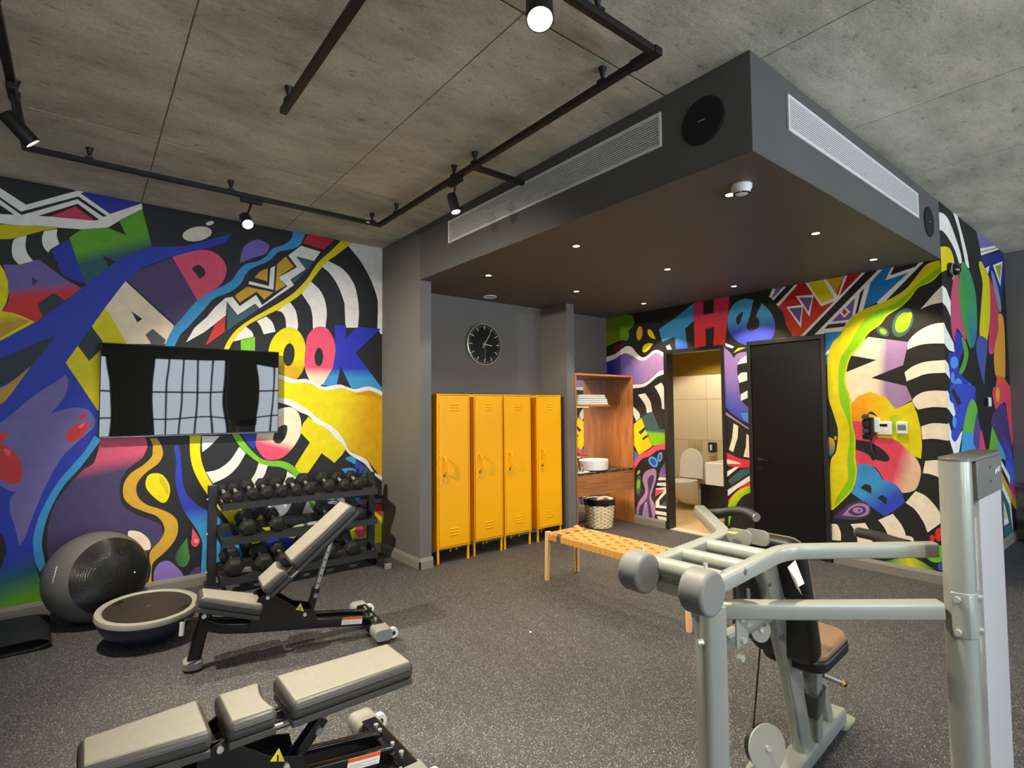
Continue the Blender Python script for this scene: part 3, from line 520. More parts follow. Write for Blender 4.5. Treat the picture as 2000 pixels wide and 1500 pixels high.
B.ell('i', (85, 165, 230), 580, 610, 40, 58, -35); B.ell('i', (52, 82, 190), 580, 610, 24, 38, -35); B.ell('i', (85, 165, 230), 645, 563, 24, 48, 10); B.ell('i', (52, 82, 190), 645, 563, 12, 28, 10)
P('i', LI, [(420, 1200, 1), (415, 1080), (440, 1000), (490, 930), (500, 880), (475, 780), (500, 710), (560, 680), (605, 690), (608, 780), (570, 900), (560, 960), (600, 1050), (590, 1200, 1)], 1)
P('i', DP, [(435, 1200, 1), (445, 1060), (510, 970), (530, 880), (525, 790), (560, 740), (585, 750), (580, 800), (545, 930), (548, 1000), (578, 1200, 1), (545, 1200, 1), (515, 1000), (480, 1080), (470, 1200, 1)], 1)
P('i', (100, 82, 132), [(640, 760), (660, 670), (715, 610), (715, 762)], 1, g=((650, 760), (715, 640), (140, 112, 170), (86, 70, 116)))
B.ell('i', TE, 437, 835, 26, 95, 3); B.ell('i', LM, 435, 830, 17, 48, 2); B.ell('i', LM, 437, 712, 12, 24, 30)
for q in ([(635, 760), (715, 765), (715, 790), (625, 790)], [(620, 815), (715, 810), (715, 850), (612, 840)], [(605, 870), (720, 855), (720, 900), (640, 985), (640, 1035), (720, 1045), (720, 1068), (603, 1058), (603, 1000), (690, 885), (600, 945)], [(600, 1085), (720, 1105), (720, 1140), (600, 1120)], [(612, 1138), (725, 1155), (725, 1192), (632, 1172)]): P('i', WH, q)
P('i', (225, 62, 88), [(605, 880), (688, 880), (600, 945)]); P('i', TE, [(640, 1035), (720, 980), (720, 1042)])
# red, yellow and blue angular field under the soffit
P('h', RD, [(90, 585), (250, 420), (290, 378), (600, 318), (880, 262), (940, 262), (660, 540), (320, 880), (245, 885), (180, 780), (150, 650)], g=((300, 560), (300, 860), (178, 30, 30), (214, 62, 36)))
P('h', WH, [(80, 575), (262, 380), (292, 378), (105, 592)]); P('h', WH, [(10, 500), (45, 420), (75, 420), (40, 512)]); P('h', WH, [(36, 522), (150, 400), (182, 396), (52, 535)]); P('h', PU, [(45, 505), (78, 418), (140, 405)])
P('h', WH, [(362, 362), (545, 328), (575, 325), (680, 490), (745, 295), (775, 290), (690, 505), (650, 542), (520, 592)]); P('h', (212, 198, 10), [(390, 362), (540, 335), (650, 510), (520, 560)]); P('h', (205, 158, 14), [(572, 330), (738, 298), (670, 470)])
P('h', WH, [(270, 490), (447, 478), (405, 692), (342, 592), (322, 802), (180, 598), (330, 578)]); P('h', (98, 76, 140), [(305, 507), (437, 505), (395, 645)]); P('h', (98, 76, 140), [(205, 612), (332, 600), (312, 752)])
P('h', (36, 34, 32), [(940, 262), (1080, 235), (460, 870), (345, 882)]); P('h', WH, [(922, 262), (955, 258), (350, 886), (310, 890)])
P('h', CY, [(1000, 350), (1110, 230), (1240, 205), (1160, 335), (1395, 258), (1060, 560), (930, 615)], g=((0, 0), (0, 1), (30, 116, 180), (30, 116, 180)))
P('h', WH, [(1205, 212), (1235, 205), (1192, 290), (1440, 205), (1475, 165), (1520, 160), (1130, 560), (1080, 570), (1062, 552), (1372, 262), (1148, 338)])
P('h', WH, [(1075, 236), (1120, 228), (1003, 360), (930, 625), (830, 690), (720, 838), (450, 872)]); P('h', BK, [(548, 812), (592, 768), (765, 750), (748, 790)]); P('h', BK, [(848, 690), (900, 460), (942, 412), (880, 650)]); P('h', (112, 86, 150), [(622, 742), (852, 508), (822, 690), (790, 722)])
P('h', WH, [(735, 580), (805, 645), (745, 705), (702, 655)]); P('h', (190, 35, 40), [(745, 610), (778, 650), (745, 678), (724, 650)])
P('h', CY, [(550, 850), (720, 836), (690, 890), (620, 960), (575, 1160), (550, 1160)], g=((0, 0), (0, 1), (44, 132, 190), (44, 132, 190))); P('h', WH, [(550, 1055), (605, 1005), (600, 1045), (550, 1085)])
CLN = 'painted cream and lilac letter M beside the black door'
P('p', CR, [(1696, 658), (1774, 668), (1764, 713), (1702, 738), (1770, 754), (1782, 781), (1749, 799), (1733, 790), (1662, 790), (1650, 756), (1650, 728), (1712, 703), (1660, 694), (1678, 672)], g=((1712, 725), (1731, 725), CR, LI), L=CLN)
P('p', OR, [(1661, 825), (1661, 790), (1676, 774), (1700, 765), (1730, 776), (1749, 799), (1781, 784), (1791, 807), (1799, 839), (1801, 870), (1799, 896), (1785, 891), (1744, 857), (1717, 855), (1685, 828)], g=((1690, 830), (1745, 830), (236, 160, 14), YE)); P('j', BK, [(675, 125, 1), (720, 105), (772, 152, 1), (720, 130)], 1)
P('j', LM, [(880, 150), (1000, 140), (980, 175), (920, 200), (950, 240), (1000, 330), (930, 330), (890, 240)], 1, g=((880, 230), (1000, 230), (150, 200, 20), (215, 212, 12)))
SL = 'painted pink letter S fading to cream'
P('j', PK, [(545, 190, 1), (640, 200), (780, 330), (900, 340), (1010, 420), (1100, 510), (1140, 600), (1130, 700), (1090, 780), (1000, 805), (940, 790), (880, 730), (820, 690), (780, 620), (720, 575), (575, 575, 1), (575, 450), (570, 330)], 1, g=((920, 600), (1050, 640), (230, 74, 100), (238, 196, 160)), L=SL)
P('j', BK, [(570, 345, 1), (700, 370), (810, 430), (870, 500), (850, 535), (760, 520), (660, 460), (570, 430, 1)], 1, L=SL)
BLN = 'painted blue letter B near the floor'
P('j', CY, [(580, 580), (680, 560), (760, 610), (810, 690, 1), (900, 720), (970, 790), (1005, 885, 1), (910, 960, 1), (830, 1010, 1), (540, 805, 1), (570, 740)], 1, g=((740, 760), (850, 880), CY, (52, 74, 190)), L=BLN)
P('j', BK, [(620, 765, 1), (660, 730), (710, 750), (715, 815, 1)], 1, L=BLN); P('j', BK, [(765, 850, 1), (810, 825), (850, 860), (840, 905, 1)], 1, L=BLN)
P('p', YE, [(1836, 508, 1), (1820, 512), (1806, 520), (1790, 540), (1770, 564), (1746, 580), (1720, 592), (1688, 604), (1666, 618), (1652, 636), (1640, 656), (1626, 670), (1618, 692), (1616, 712), (1617, 750), (1619, 780), (1630, 814), (1637, 843), (1633, 882), (1622, 905), (1620, 996, 1), (1627, 996, 1), (1640, 984), (1660, 964), (1669, 948), (1674, 920), (1671, 893), (1671, 855), (1665, 825), (1662, 780), (1654, 756), (1652, 736), (1657, 710), (1664, 694), (1680, 676), (1698, 650), (1720, 634), (1734, 616), (1760, 600), (1780, 580), (1794, 562), (1820, 550), (1840, 530, 1)], 1, g=((0, 0), (0, 1), (222, 208, 8), (222, 208, 8)))
P('p', LM, [(1838, 520, 1), (1800, 548), (1775, 572), (1745, 594), (1715, 606), (1690, 622), (1672, 650), (1655, 680), (1642, 700), (1638, 730), (1640, 780), (1655, 820), (1660, 850), (1655, 900), (1656, 935), (1636, 970), (1630, 988), (1640, 980), (1658, 962), (1667, 946), (1671, 920), (1668, 893), (1668, 855), (1662, 825), (1659, 780), (1651, 756), (1649, 736), (1654, 710), (1661, 693), (1677, 675), (1695, 649), (1717, 633), (1731, 615), (1757, 599), (1777, 579), (1791, 561), (1817, 548), (1840, 528, 1)], 1)
B.ell('h', TE, 1317, 750, 92, 152, 25); B.ell('h', LM, 1320, 750, 68, 108, 28); B.ell('h', YE, 1376, 700, 28, 55, 20); B.ell('h', TE, 1122, 838, 66, 42, 30); B.ell('h', LM, 1125, 838, 38, 24, 30)
P('j', (74, 56, 98), [(385, 1018, 1), (500, 920), (580, 880), (660, 880), (712, 940), (690, 1000), (600, 1035), (500, 1035)], 1); P('j', LI, [(465, 1000, 1), (540, 920), (620, 895), (690, 920), (690, 980), (620, 1010)], 1); P('j', (74, 56, 98), [(518, 965), (580, 920), (650, 925), (667, 965), (620, 997), (560, 1000)], 1); B.ell('j', LI, 600, 955, 45, 26); B.ell('j', (74, 56, 98), 612, 955, 12, 9)
for fr, q in (('h', [(1490, 620, 1), (1560, 540), (1640, 450), (1705, 388, 1), (1710, 553, 1), (1600, 575)]), ('h', [(1360, 1015, 1), (1375, 930), (1450, 850), (1550, 790), (1640, 760), (1735, 750, 1), (1740, 955, 1), (1600, 955), (1480, 970)]), ('h', [(1335, 1235, 1), (1430, 1170), (1560, 1130), (1755, 1115, 1), (1755, 1240, 1), (1560, 1250), (1440, 1290), (1355, 1325, 1)]),
              ('p', [(1783, 780), (1800, 767), (1824, 763), (1856, 764, 1), (1856, 797, 1), (1823, 795), (1793, 800, 1), (1786, 792)]), ('j', [(1145, 232, 1), (1250, 205), (1410, 215, 1), (1410, 362, 1), (1260, 340), (1155, 345, 1)]), ('j', [(1180, 530, 1), (1290, 525), (1420, 560, 1), (1420, 720, 1), (1240, 650), (1158, 635, 1)]),
              ('j', [(1010, 890, 1), (1095, 790, 1), (1180, 830), (1260, 910), (1325, 1010), (1328, 1050), (1200, 1147, 1), (1160, 1050), (1090, 950)]), ('j', [(775, 1040, 1), (900, 985, 1), (960, 1060), (1000, 1130), (1020, 1210, 1), (870, 1200, 1), (830, 1110)]), ('j', [(535, 1075, 1), (660, 1065, 1), (710, 1150), (725, 1250, 1), (600, 1250, 1), (580, 1150)]), ('j', [(370, 1072, 1), (420, 1080), (450, 1150), (452, 1218, 1), (370, 1212, 1)]), ('j', [(870, 1170), (1057, 1182), (1057, 1240), (870, 1240)])): P(fr, (246, 232, 206), q, 1)
B.ell('j', (225, 45, 50), 1300, 1165, 36, 60); B.ell('j', (225, 45, 50), 1240, 1195, 22, 28); B.ell('j', (110, 190, 30), 1275, 1330, 92, 76)
P('j', YE, [(820, 1400, 1), (920, 1375), (1010, 1362), (1100, 1375), (1200, 1430), (1330, 1520, 1), (1000, 1480, 1)], 1, g=((880, 1400), (1220, 1440), (70, 130, 60), (215, 212, 20), (70, 140, 70))); B.ell('j', (60, 72, 190), 1312, 1440, 26, 34)
P('j', GO, [(340, 320, 1), (390, 345), (402, 400), (395, 450), (365, 492), (340, 480, 1)], 1, g=((370, 330), (380, 480), (230, 170, 30), (40, 110, 130))); B.ell('j', GO, 407, 333, 11, 18)
B.finish()

# ---- corner wall beyond the bulkhead
C = Mural(wall_corner, 'y', V1, (UB, 0.0), (UC, HC)); P = C.paint
C.flat([V((UB, 0)), V((UC, 0)), V((UC, HC)), V((UB, HC))], (28, 28, 29))
P('k', WH, [(120, 128, 1), (160, 140), (200, 190), (250, 320), (285, 430), (297, 505, 1), (275, 505, 1), (240, 400), (190, 310), (150, 265), (120, 262, 1)], 1); P('k', WH, [(225, 118, 1), (260, 150, 1), (300, 300), (330, 420), (350, 540, 1), (325, 525, 1), (300, 400), (270, 260)], 1)
P('k', YE, [(130, 385, 1), (175, 380), (210, 400), (235, 470), (240, 560), (238, 650, 1), (215, 590), (185, 555), (155, 565), (130, 580, 1)], 1, g=((0, 440), (0, 560), (215, 200, 12), LM))
for fr, q in (('k', [(135, 660), (155, 668), (180, 690), (215, 790), (217, 905), (180, 820), (150, 790), (135, 800)]), ('k', [(150, 930), (165, 938), (180, 980), (235, 1090), (242, 1155), (200, 1140), (165, 1090), (150, 1090)]), ('k', [(160, 1205), (175, 1210), (212, 1270), (217, 1365), (180, 1310), (160, 1310)]), ('l', [(170, 10), (190, 12), (240, 112), (292, 100), (300, 112), (235, 207), (200, 150), (170, 135)]), ('l', [(170, 245), (200, 250), (240, 382), (302, 300), (272, 470), (235, 470), (205, 372), (170, 370)])): P(fr, WH, q)
P('k', (190, 74, 108), [(240, 590), (270, 600), (282, 800), (325, 1060), (260, 980), (240, 1080), (215, 950), (215, 750)], 1); P('k', (40, 108, 140), [(290, 500), (330, 520), (380, 650), (402, 800), (405, 1000), (378, 1120), (350, 1060), (320, 850), (310, 650)], 1, g=((0, 500), (0, 760), (56, 140, 90), (44, 112, 150))); P('k', (66, 140, 62), [(285, 520), (308, 650), (325, 850), (362, 1120), (330, 1060), (290, 880), (270, 700)], 1)
P('k', BL, [(250, 1000), (330, 1090), (290, 1170), (275, 1300), (370, 1400), (385, 1520), (215, 1520), (208, 1350), (195, 1170), (240, 1150)], 1)
for a in ((238, 1230, 30, 45), (265, 1400, 32, 55), (315, 1432, 18, 45), (226, 1340, 14, 40), (350, 1420, 12, 40)): C.ell('k', (82, 140, 215), *a)
P('k', (80, 150, 50), [(290, 1050), (322, 1080), (342, 1180), (305, 1300), (272, 1305), (310, 1180)], 1)
P('k', PU, [(398, 262), (555, 380), (430, 398)]); P('k', WH, [(428, 395), (550, 372), (566, 402), (436, 446)]); P('k', (110, 40, 50), [(434, 418), (556, 386), (558, 391), (434, 424)])
P('k', (36, 46, 130), [(436, 450), (602, 420), (606, 580), (580, 820), (510, 580), (470, 540), (436, 490)]); P('k', WH, [(522, 517), (592, 488), (576, 672)]); P('k', (150, 160, 40), [(538, 525), (583, 510), (572, 632)]); P('k', WH, [(465, 540), (496, 522), (486, 585)])
P('k', (205, 195, 20), [(418, 510), (438, 493), (470, 560), (500, 650), (500, 900), (478, 1070), (440, 1065), (423, 1000), (440, 750), (445, 640)], 1); P('k', (205, 70, 118), [(490, 590), (530, 700), (562, 850), (562, 1000), (530, 1150), (490, 1145), (500, 900), (500, 700)], 1, g=((0, 640), (0, 820), (190, 60, 90), (205, 74, 135))); P('k', (215, 150, 50), [(560, 880), (600, 920), (612, 1250), (602, 1350), (540, 1320), (530, 1140), (560, 1000)], 1)
P('k', (70, 82, 150), [(415, 1040), (480, 1080), (462, 1300), (455, 1390), (400, 1150)], 1); P('k', (130, 140, 170), [(508, 560), (540, 620), (580, 800), (570, 860), (530, 700)], 1)
P('k', (220, 90, 60), [(530, 1520), (552, 1320), (602, 1340), (640, 1400), (660, 1520)]); P('l', (214, 66, 92), [(525, -10), (655, -10), (668, 330), (652, 400), (612, 100), (572, 162), (535, 130)], 1); C.ell('l', (230, 170, 30), 556, 40, 14, 55)
P('l', (52, 72, 180), [(215, -20), (385, -20), (372, 80), (312, 250), (250, 382), (216, 330), (250, 200)], 1); C.ell('l', (70, 150, 220), 238, 240, 14, 45); P('l', BK, [(215, 20), (262, 122), (292, 100), (230, -10)])
P('l', GR, [(372, 72), (408, 160), (382, 310), (340, 340), (296, 340), (330, 150)], 1, g=((0, 200), (0, 360), (100, 170, 60), (70, 150, 190))); P('l', CY, [(298, 330), (382, 310), (372, 480), (285, 480)]); P('l', (86, 66, 128), [(402, 170), (432, 300), (475, 480), (370, 480), (380, 300)]); P('l', (205, 70, 110), [(428, 300), (475, 480), (418, 480)])
P('l', (70, 54, 104), [(528, 170), (602, 110), (642, 300), (664, 480), (622, 520), (560, 380), (508, 270)], 1); P('l', (100, 170, 50), [(514, 270), (562, 380), (615, 520), (486, 480)]); P('l', CY, [(556, 375), (602, 460), (614, 520), (570, 480)], 1); P('l', (58, 72, 180), [(590, 340), (650, 440), (690, 600), (640, 560)]); P('l', (196, 66, 118), [(615, 520), (692, 640), (704, 900), (640, 720)], 1, g=((0, 520), (0, 640), (70, 90, 190), (205, 66, 110)))
P('l', WH, [(580, 520), (645, 640), (645, 690), (580, 560)]); P('l', GO, [(580, 600), (692, 830), (694, 890), (640, 810), (580, 690)]); P('l', WH, [(580, 660), (650, 820), (672, 1060), (600, 760), (580, 740)]); P('l', TE, [(580, 720), (640, 850), (668, 1070), (605, 1100)]); P('l', WH, [(598, 815), (637, 978), (600, 1002)]); P('l', (190, 195, 60), [(603, 860), (622, 940), (604, 960)])
# lower part of the corner wall, hidden behind the weight tower from the photograph's side
def band(col, pts, n=6): C.flat(smooth_path([V(p) for p in pts], n, True), col)
band((246, 232, 206), [(5.64, 1.02), (5.95, .98), (6.15, .82), (6.3, .6), (6.1, .55), (5.95, .72), (5.64, .84)])
band((246, 232, 206), [(5.64, .62), (5.8, .56), (5.98, .36), (5.84, .3), (5.74, .4), (5.64, .45)])
band((62, 150, 208), [(6.25, 1.2), (6.55, 1.05), (6.75, .7), (6.85, .3), (6.65, .25), (6.55, .6), (6.35, .95)])
band((205, 70, 110), [(6.75, 1.25), (6.95, .95), (7.05, .5), (7.0, .2), (6.9, .5), (6.8, .9)])
band((110, 190, 30), [(5.66, .24), (5.9, .28), (6.1, .2), (6.05, .08), (5.75, .06)])
C.ell('p', (225, 45, 50), 1855, 1020, 12, 16)
C.finish()
# ------------------------------------------------------------------ doors and the toilet behind the open doorway
BLACK = mat('black satin paint', (30, 29, 28), 0.4); BLACK_M = mat('black powder coat', (26, 26, 27), 0.35, 0.2); CHROME = mat('chrome', (232, 232, 230), 0.28, 0.75)
WHITE_PL = mat('white plastic', (232, 232, 228), 0.35); CERAMIC = mat('white ceramic', (240, 238, 232), 0.12, coat=0.4); STEEL = mat('brushed steel', (190, 188, 182), 0.3, 0.9)
RUBBER = mat('black rubber', (28, 28, 29), 0.55, bump=(300, 0.1)); WHITE_M = mat('white enamel', (222, 222, 220), 0.35)
LAMP = mat('lamp glow', (255, 244, 222), 0.5, emit=((255, 240, 210), 40.0)); LAMP_S = mat('downlight glow', (255, 240, 210), 0.5, emit=((255, 232, 190), 9.0))
d1 = bpy.data.objects.new('door_1', None); COL.objects.link(d1); d1.location = (UB, (DO0+DO1)/2, 0); struct(d1)
def yf(o, root): o.parent = root; o.matrix_parent_inverse = M4.Translation(-root.location); return o
yf(MB().box(UB-.014, UB+.125, 4.0, 4.04, 0, 2.19).box(UB-.014, UB+.125, 3.236, 3.276, 0, 2.19).box(UB-.014, UB+.125, 3.276, 4.0, 2.145, 2.19).build('door_frame', BLACK, bevel=.003), d1)
yf(MB().box(UB-.005, UB+.12, 3.276, 4.0, 0, .008).build('threshold', mat('pale threshold', (205, 195, 175), .4)), d1)
d2 = bpy.data.objects.new('door_2', None); COL.objects.link(d2); d2.location = (UB, 2.57, 0); struct(d2)
yf(MB().box(UB-.03, UB-.001, 2.921, 2.961, 0, 2.19).box(UB-.03, UB-.001, 2.177, 2.217, 0, 2.19).box(UB-.03, UB-.001, 2.217, 2.921, 2.145, 2.19).build('door_frame', BLACK, bevel=.003), d2)
leaf = yf(MB().box(UB-.018, UB-.002, 2.222, 2.916, .006, 2.14).build('door_leaf', mat('black door lacquer', (15, 14, 13), .35, spec=.3, noise=(1.5, .1)), bevel=.002), d2)
yf(MB().cyl((UB-.018, 2.85, .93), (UB-.026, 2.85, .93), .026).cyl((UB-.02, 2.85, .93), (UB-.066, 2.85, .93), .009).cyl((UB-.06, 2.856, .93), (UB-.06, 2.735, .925), .009).build('door_handle', BLACK_M), d2)
yf(MB().cyl((UB-.018, 2.85, .84), (UB-.024, 2.85, .84), .026).build('lock_plate', BLACK_M), d2)
# toilet room
TX = 7.15; TY0, TY1 = 3.15, 5.12
TILE = mat('beige wall tile', (214, 200, 172), .25, noise=(2, .03)); GROUT = mat('tile joint', (140, 126, 102), .7)
OCH = mat('ochre paint', (140, 112, 10), .6)
wt = struct(MB().box(TX, TX+.1, TY0, TY1, 0, 2.75).build('wall_toilet_end', OCH))
MB().box(TX-.010, TX, TY0, TY1, 0, 1.955).build('tile_backing', GROUT, wt)
ty = [TY0]; 
while ty[-1] < TY1: ty.append(min(TY1, round(ty[-1]+.62, 3)))
tz = [0, .40, 1.0, 1.6, 1.955]
for i in range(len(ty)-1):
    for k in range(4):
        MB().box(TX-.016, TX-.009, ty[i]+.003, ty[i+1]-.003, tz[k]+.003, tz[k+1]-.003).build('tile', TILE, wt)
struct(MB().box(UB+.12, TX+.1, TY1, TY1+.1, 0, 2.75).build('wall_toilet_left', TILE)); struct(MB().box(UB+.12, TX, TY0-.1, TY0, 0, 2.75).build('wall_toilet_right', TILE))
struct(MB().box(UB+.12, TX+.1, TY0-.1, TY1+.1, 2.6, 2.7).build('ceiling_toilet', WHITE_P))
tfl = struct(MB().box(UB+.06, TX, TY0, TY1, -.002, .003).build('floor_toilet', mat('stone floor joint', (150, 130, 100), .6)))
STONE = mat('beige stone tile', (206, 178, 132), .3, noise=(3, .12))
for i in range(5):
    for k in range(4):
        x0, y0 = UB+.06+i*.3, TY0+k*.5
        MB().box(x0+.0015, min(TX, x0+.3)-.0015, y0+.0015, min(TY1, y0+.5)-.0015, .002, .006).build('tile', STONE, tfl)
tc_ = on_x(1355, 930, TX); TYc = tc_.y
to = thing('toilet', 'white wall-hung toilet with its lid raised, seen through the open doorway', 'toilet', (TX-.02, TYc, 0))
Mt = M4.Translation((0, 0, 0))
bowl = MB(); rows = []
for z, sx, sy in ((.06, .16, .12), (.10, .24, .15), (.2, .36, .175), (.3, .45, .185), (.395, .50, .19), (.405, .505, .19)):
    rows.append([(-max(0, sx*(0.5+0.5*cos(a)))-.0 if True else 0, sy*sin(a)*(1 if cos(a) > 0 else 1), z) for a in [2*pi*i/28 for i in range(28)]])
vs = [p for r in rows for p in r]; fs = [(k*28+i, k*28+(i+1) % 28, (k+1)*28+(i+1) % 28, (k+1)*28+i) for k in range(len(rows)-1) for i in range(28)]+[tuple(range(27, -1, -1)), tuple(range(140, 168))]
bowl.add(vs, fs, True); bowl.build('bowl', CERAMIC, to)
def ring(rx0, rx1, sy0, sy1, z0, z1, xo):
    mb = MB(); n = 28; o = [(xo-rx1+rx1*cos(2*pi*i/n), sy1*sin(2*pi*i/n)) for i in range(n)]; q = [(xo-rx1+rx0*cos(2*pi*i/n), sy0*sin(2*pi*i/n)) for i in range(n)]
    vs = [(*p, z) for z in (z0, z1) for p in o]+[(*p, z) for z in (z0, z1) for p in q]
    fs = []
    for i in range(n):
        j = (i+1) % n; fs += [(i, j, n+j, n+i), (2*n+i, 3*n+i, 3*n+j, 2*n+j), (n+i, n+j, 3*n+j, 3*n+i), (i, 2*n+i, 2*n+j, j)]
    return mb.add(vs, fs, True)
ring(.16, .25, .11, .19, .407, .425, -.01).build('seat', CERAMIC, to)
lid = MB(); pts = [(0.19*cos(a)*(1 if sin(a) > 0 else 1), .23+.22*sin(a)) if sin(a) > 0 else (.19 if cos(a) > 0 else -.19, .01) for a in [2*pi*i/32 for i in range(32)]]
lid.prism([(x, y) for x, y in pts if True], 0, .018, M4.Translation((-.06, 0, .43)) @ M4.Rotation(R(4), 4, 'Y') @ M4(((0, 0, 1, 0), (1, 0, 0, 0), (0, 1, 0, 0), (0, 0, 0, 1))))
lid.build('lid', CERAMIC, to, bevel=.004)
fp = on_x(1358, 869, TX-.02); f_ = thing('flush_plate', 'beige dual flush plate on the tiled wall above the toilet', 'flush plate', fp)
FPM = mat('flush plate', (190, 172, 140), .3); MB().cube((0, 0, 0), (.012, .24, .16)).build('plate', FPM, f_, bevel=.004)
for s in (-1, 1): MB().cube((-.008, s*.05, 0), (.008, .085, .085)).build('button', FPM, f_, bevel=.003)
dp = on_x(1392, 873, TX-.05); t = thing('paper_dispenser', 'small black dispenser on the toilet wall with a white paper tail', 'dispenser', dp)
MB().cube((0, 0, 0), (.08, .10, .13)).build('case', BLACK, t, bevel=.01); MB().cube((-.045, .0, -.005), (.01, .03, .08)).build('paper', WHITE_PL, t); MB().cube((0, 0, -.1), (.05, .10, .06)).build('drip_shelf', FPM, t, bevel=.005)
t = thing('washbasin', 'white block washbasin beside the toilet, cut off by the door frame', 'washbasin', (6.45, 3.76, 0))
pb = MB().box(-.22, .22, -.44, .12, .50, .52).box(-.22, -.20, -.44, .12, .52, .78).box(.20, .22, -.44, .12, .52, .78).box(-.2, .2, -.44, -.42, .52, .78).box(-.2, .2, .10, .12, .52, .78).box(-.2, .2, -.42, .10, .66, .68)
pb.build('basin', CERAMIC, t, bevel=.006); MB().box(.12, .18, -.06, .0, 0, .5).build('pedestal', CERAMIC, t, bevel=.004)
t = thing('waste_bin', 'black square waste bin standing under the toilet washbasin', 'bin', (6.74, 4.06, .006)); MB().box(-.14, .14, -.13, .13, 0, .42).build('bin_body', BLACK, t, bevel=.01); MB().box(-.145, .145, -.135, .135, .42, .44).build('bin_lid', BLACK_M, t, bevel=.005)
t = thing('toilet_brush', 'white toilet brush in a holder left of the toilet', 'brush', (TX-.12, TYc+.33, .006)); MB().lathe([(.045, 0), (.05, .12), (.045, .13)], 20).build('holder', CERAMIC, t); MB().cyl((0, 0, .1), (0, 0, .34), .008).build('handle', STEEL, t)
t = thing('toilet_ceiling_lamp', 'round recessed lamp in the toilet ceiling', 'lamp', (6.3, 4.1, 2.59)); MB().lathe([(.05, .0), (.07, .0), (.07, .01), (.05, .01), (.05, 0)], 24, None, False).build('ring', WHITE_M, t); MB().lathe([(.05, .002), (.05, .006)], 24).build('lamp', LAMP_S, t)
spot_light('toilet_light', (6.3, 4.1, 2.57), (6.3, 4.1, 0), 130, 126, .25, (1.0, .86, .66), .06)

# ------------------------------------------------------------------ bulkhead fittings
def grille(name, label, y_len, n, M, parent=None):
    """Slotted air grille built in its own x (length), z (height), facing -y."""
    t = thing(name, label, 'air grille', group='bulkhead air grilles'); t.matrix_world = M
    L, H, b = y_len, .196, .016
    MB().box(-L/2, L/2, -.012, 0, -H/2, -H/2+b).box(-L/2, L/2, -.012, 0, H/2-b, H/2).box(-L/2, -L/2+b, -.012, 0, -H/2+b, H/2-b).box(L/2-b, L/2, -.012, 0, -H/2+b, H/2-b).build('frame', WHITE_M, t, bevel=.002)
    MB().box(-L/2+b, L/2-b, -.0015, -.0005, -H/2+b, H/2-b).build('dark_duct', mat('duct interior', (34, 36, 40), .8), t)
    sl = None
    for i in range(n):
        z = -H/2+b+(i+.5)*(H-2*b)/n
        if sl is None: sl = MB().box(-L/2+b, L/2-b, -.010, -.002, -.0034, .0034).build('slat', WHITE_M, t); sl.location.z = z
        else: c = sl.copy(); COL.objects.link(c); c.parent = t; c.location.z = z
    return t
grille('air_grille', 'long white slotted air grille on the bulkhead side facing the television', 2.226, 12, M4.Translation((U1, 2.88, 3.039)) @ M4.Rotation(-pi/2, 4, 'Z'))
grille('air_grille', 'long white slotted air grille on the bulkhead side above the machine', 2.176, 13, M4.Translation((3.945, V1, 3.035)))
def speaker(label, M):
    t = thing('wall_speaker', label, 'speaker', group='round bulkhead speakers'); t.matrix_world = M
    MB().lathe([(.122, 0), (.122, .006), (.115, .011), (0.0001, .011)], 48, M4.Rotation(pi/2, 4, 'X')).build('speaker_grille', mat('speaker cloth', (17, 17, 18), .8, bump=(600, .2)), t)
    MB().box(-.022, .022, -.0125, -.0105, -.003, .003).build('badge', mat('badge silver', (170, 168, 165), .3, .5), t)
speaker('round black speaker on the bulkhead beside the near corner', M4.Translation((U1, 1.515, 2.978)) @ M4.Rotation(-pi/2, 4, 'Z'))
speaker('round black speaker on the bulkhead next to the painted corner wall', M4.Translation((5.318, V1, 2.971)))
names = {(0, 0): 'near the smoke detector', (1, 0): 'in the near row, middle', (2, 0): 'nearest the painted corner', (0, 1): 'in the middle row, nearest the grille', (1, 1): 'at the centre of the soffit', (2, 1): 'above the black door', (0, 2): 'in front of the first locker', (1, 2): 'in front of the last locker', (2, 2): 'nearest the toilet doorway'}
for i, x in enumerate((2.91, 4.06, 5.19)):
    for k, y in enumerate((1.61, 2.855, 3.99)):
        t = thing('downlight', 'small round recessed downlight '+names[(i, k)], 'downlight', (x, y, HS), group='soffit downlights')
        MB().lathe([(.026, -.001), (.036, -.003), (.038, 0), (.026, 0), (.026, -.001)], 28, None, False).build('trim_ring', BLACK_M, t)
        MB().lathe([(.026, -.0012), (.026, -.0002)], 28).build('lamp', LAMP_S, t)
        spot_light('downlight_beam', (x, y, HS-.012), (x, y, 0), DOWN_W[i], 104, .3, (1.0, .83, .61), .03)
t = thing('smoke_detector', 'white domed smoke detector on the dark soffit', 'smoke detector', (2.834, 1.5, HS))
MB().lathe([(.055, 0), (.055, -.018), (.048, -.03)], 36, None, False).lathe([(.048, -.03), (.044, -.046), (.03, -.052), (.0001, -.052)], 36, None, False).build('housing', WHITE_PL, t)
for i in range(8):
    a = 2*pi*i/8; MB().cube((.0385, 0, 0), (.012, .024, .004)).build('slot', BLACK, t).matrix_basis = M4.Rotation(a, 4, 'Z') @ M4.Translation((0, 0, -.0492))
t = thing('air_valve', 'round white air valve in the soffit over the lockers', 'air valve', (3.477, 4.741, HS))
MB().lathe([(.075, 0), (.075, -.006), (.07, -.01), (.06, -.006), (.058, 0)], 36, None, False).build('rim', WHITE_PL, t); MB().lathe([(.058, 0), (.055, -.004), (.0001, -.004)], 36, None, False).build('disc', mat('beige disc', (190, 170, 150), .5), t)

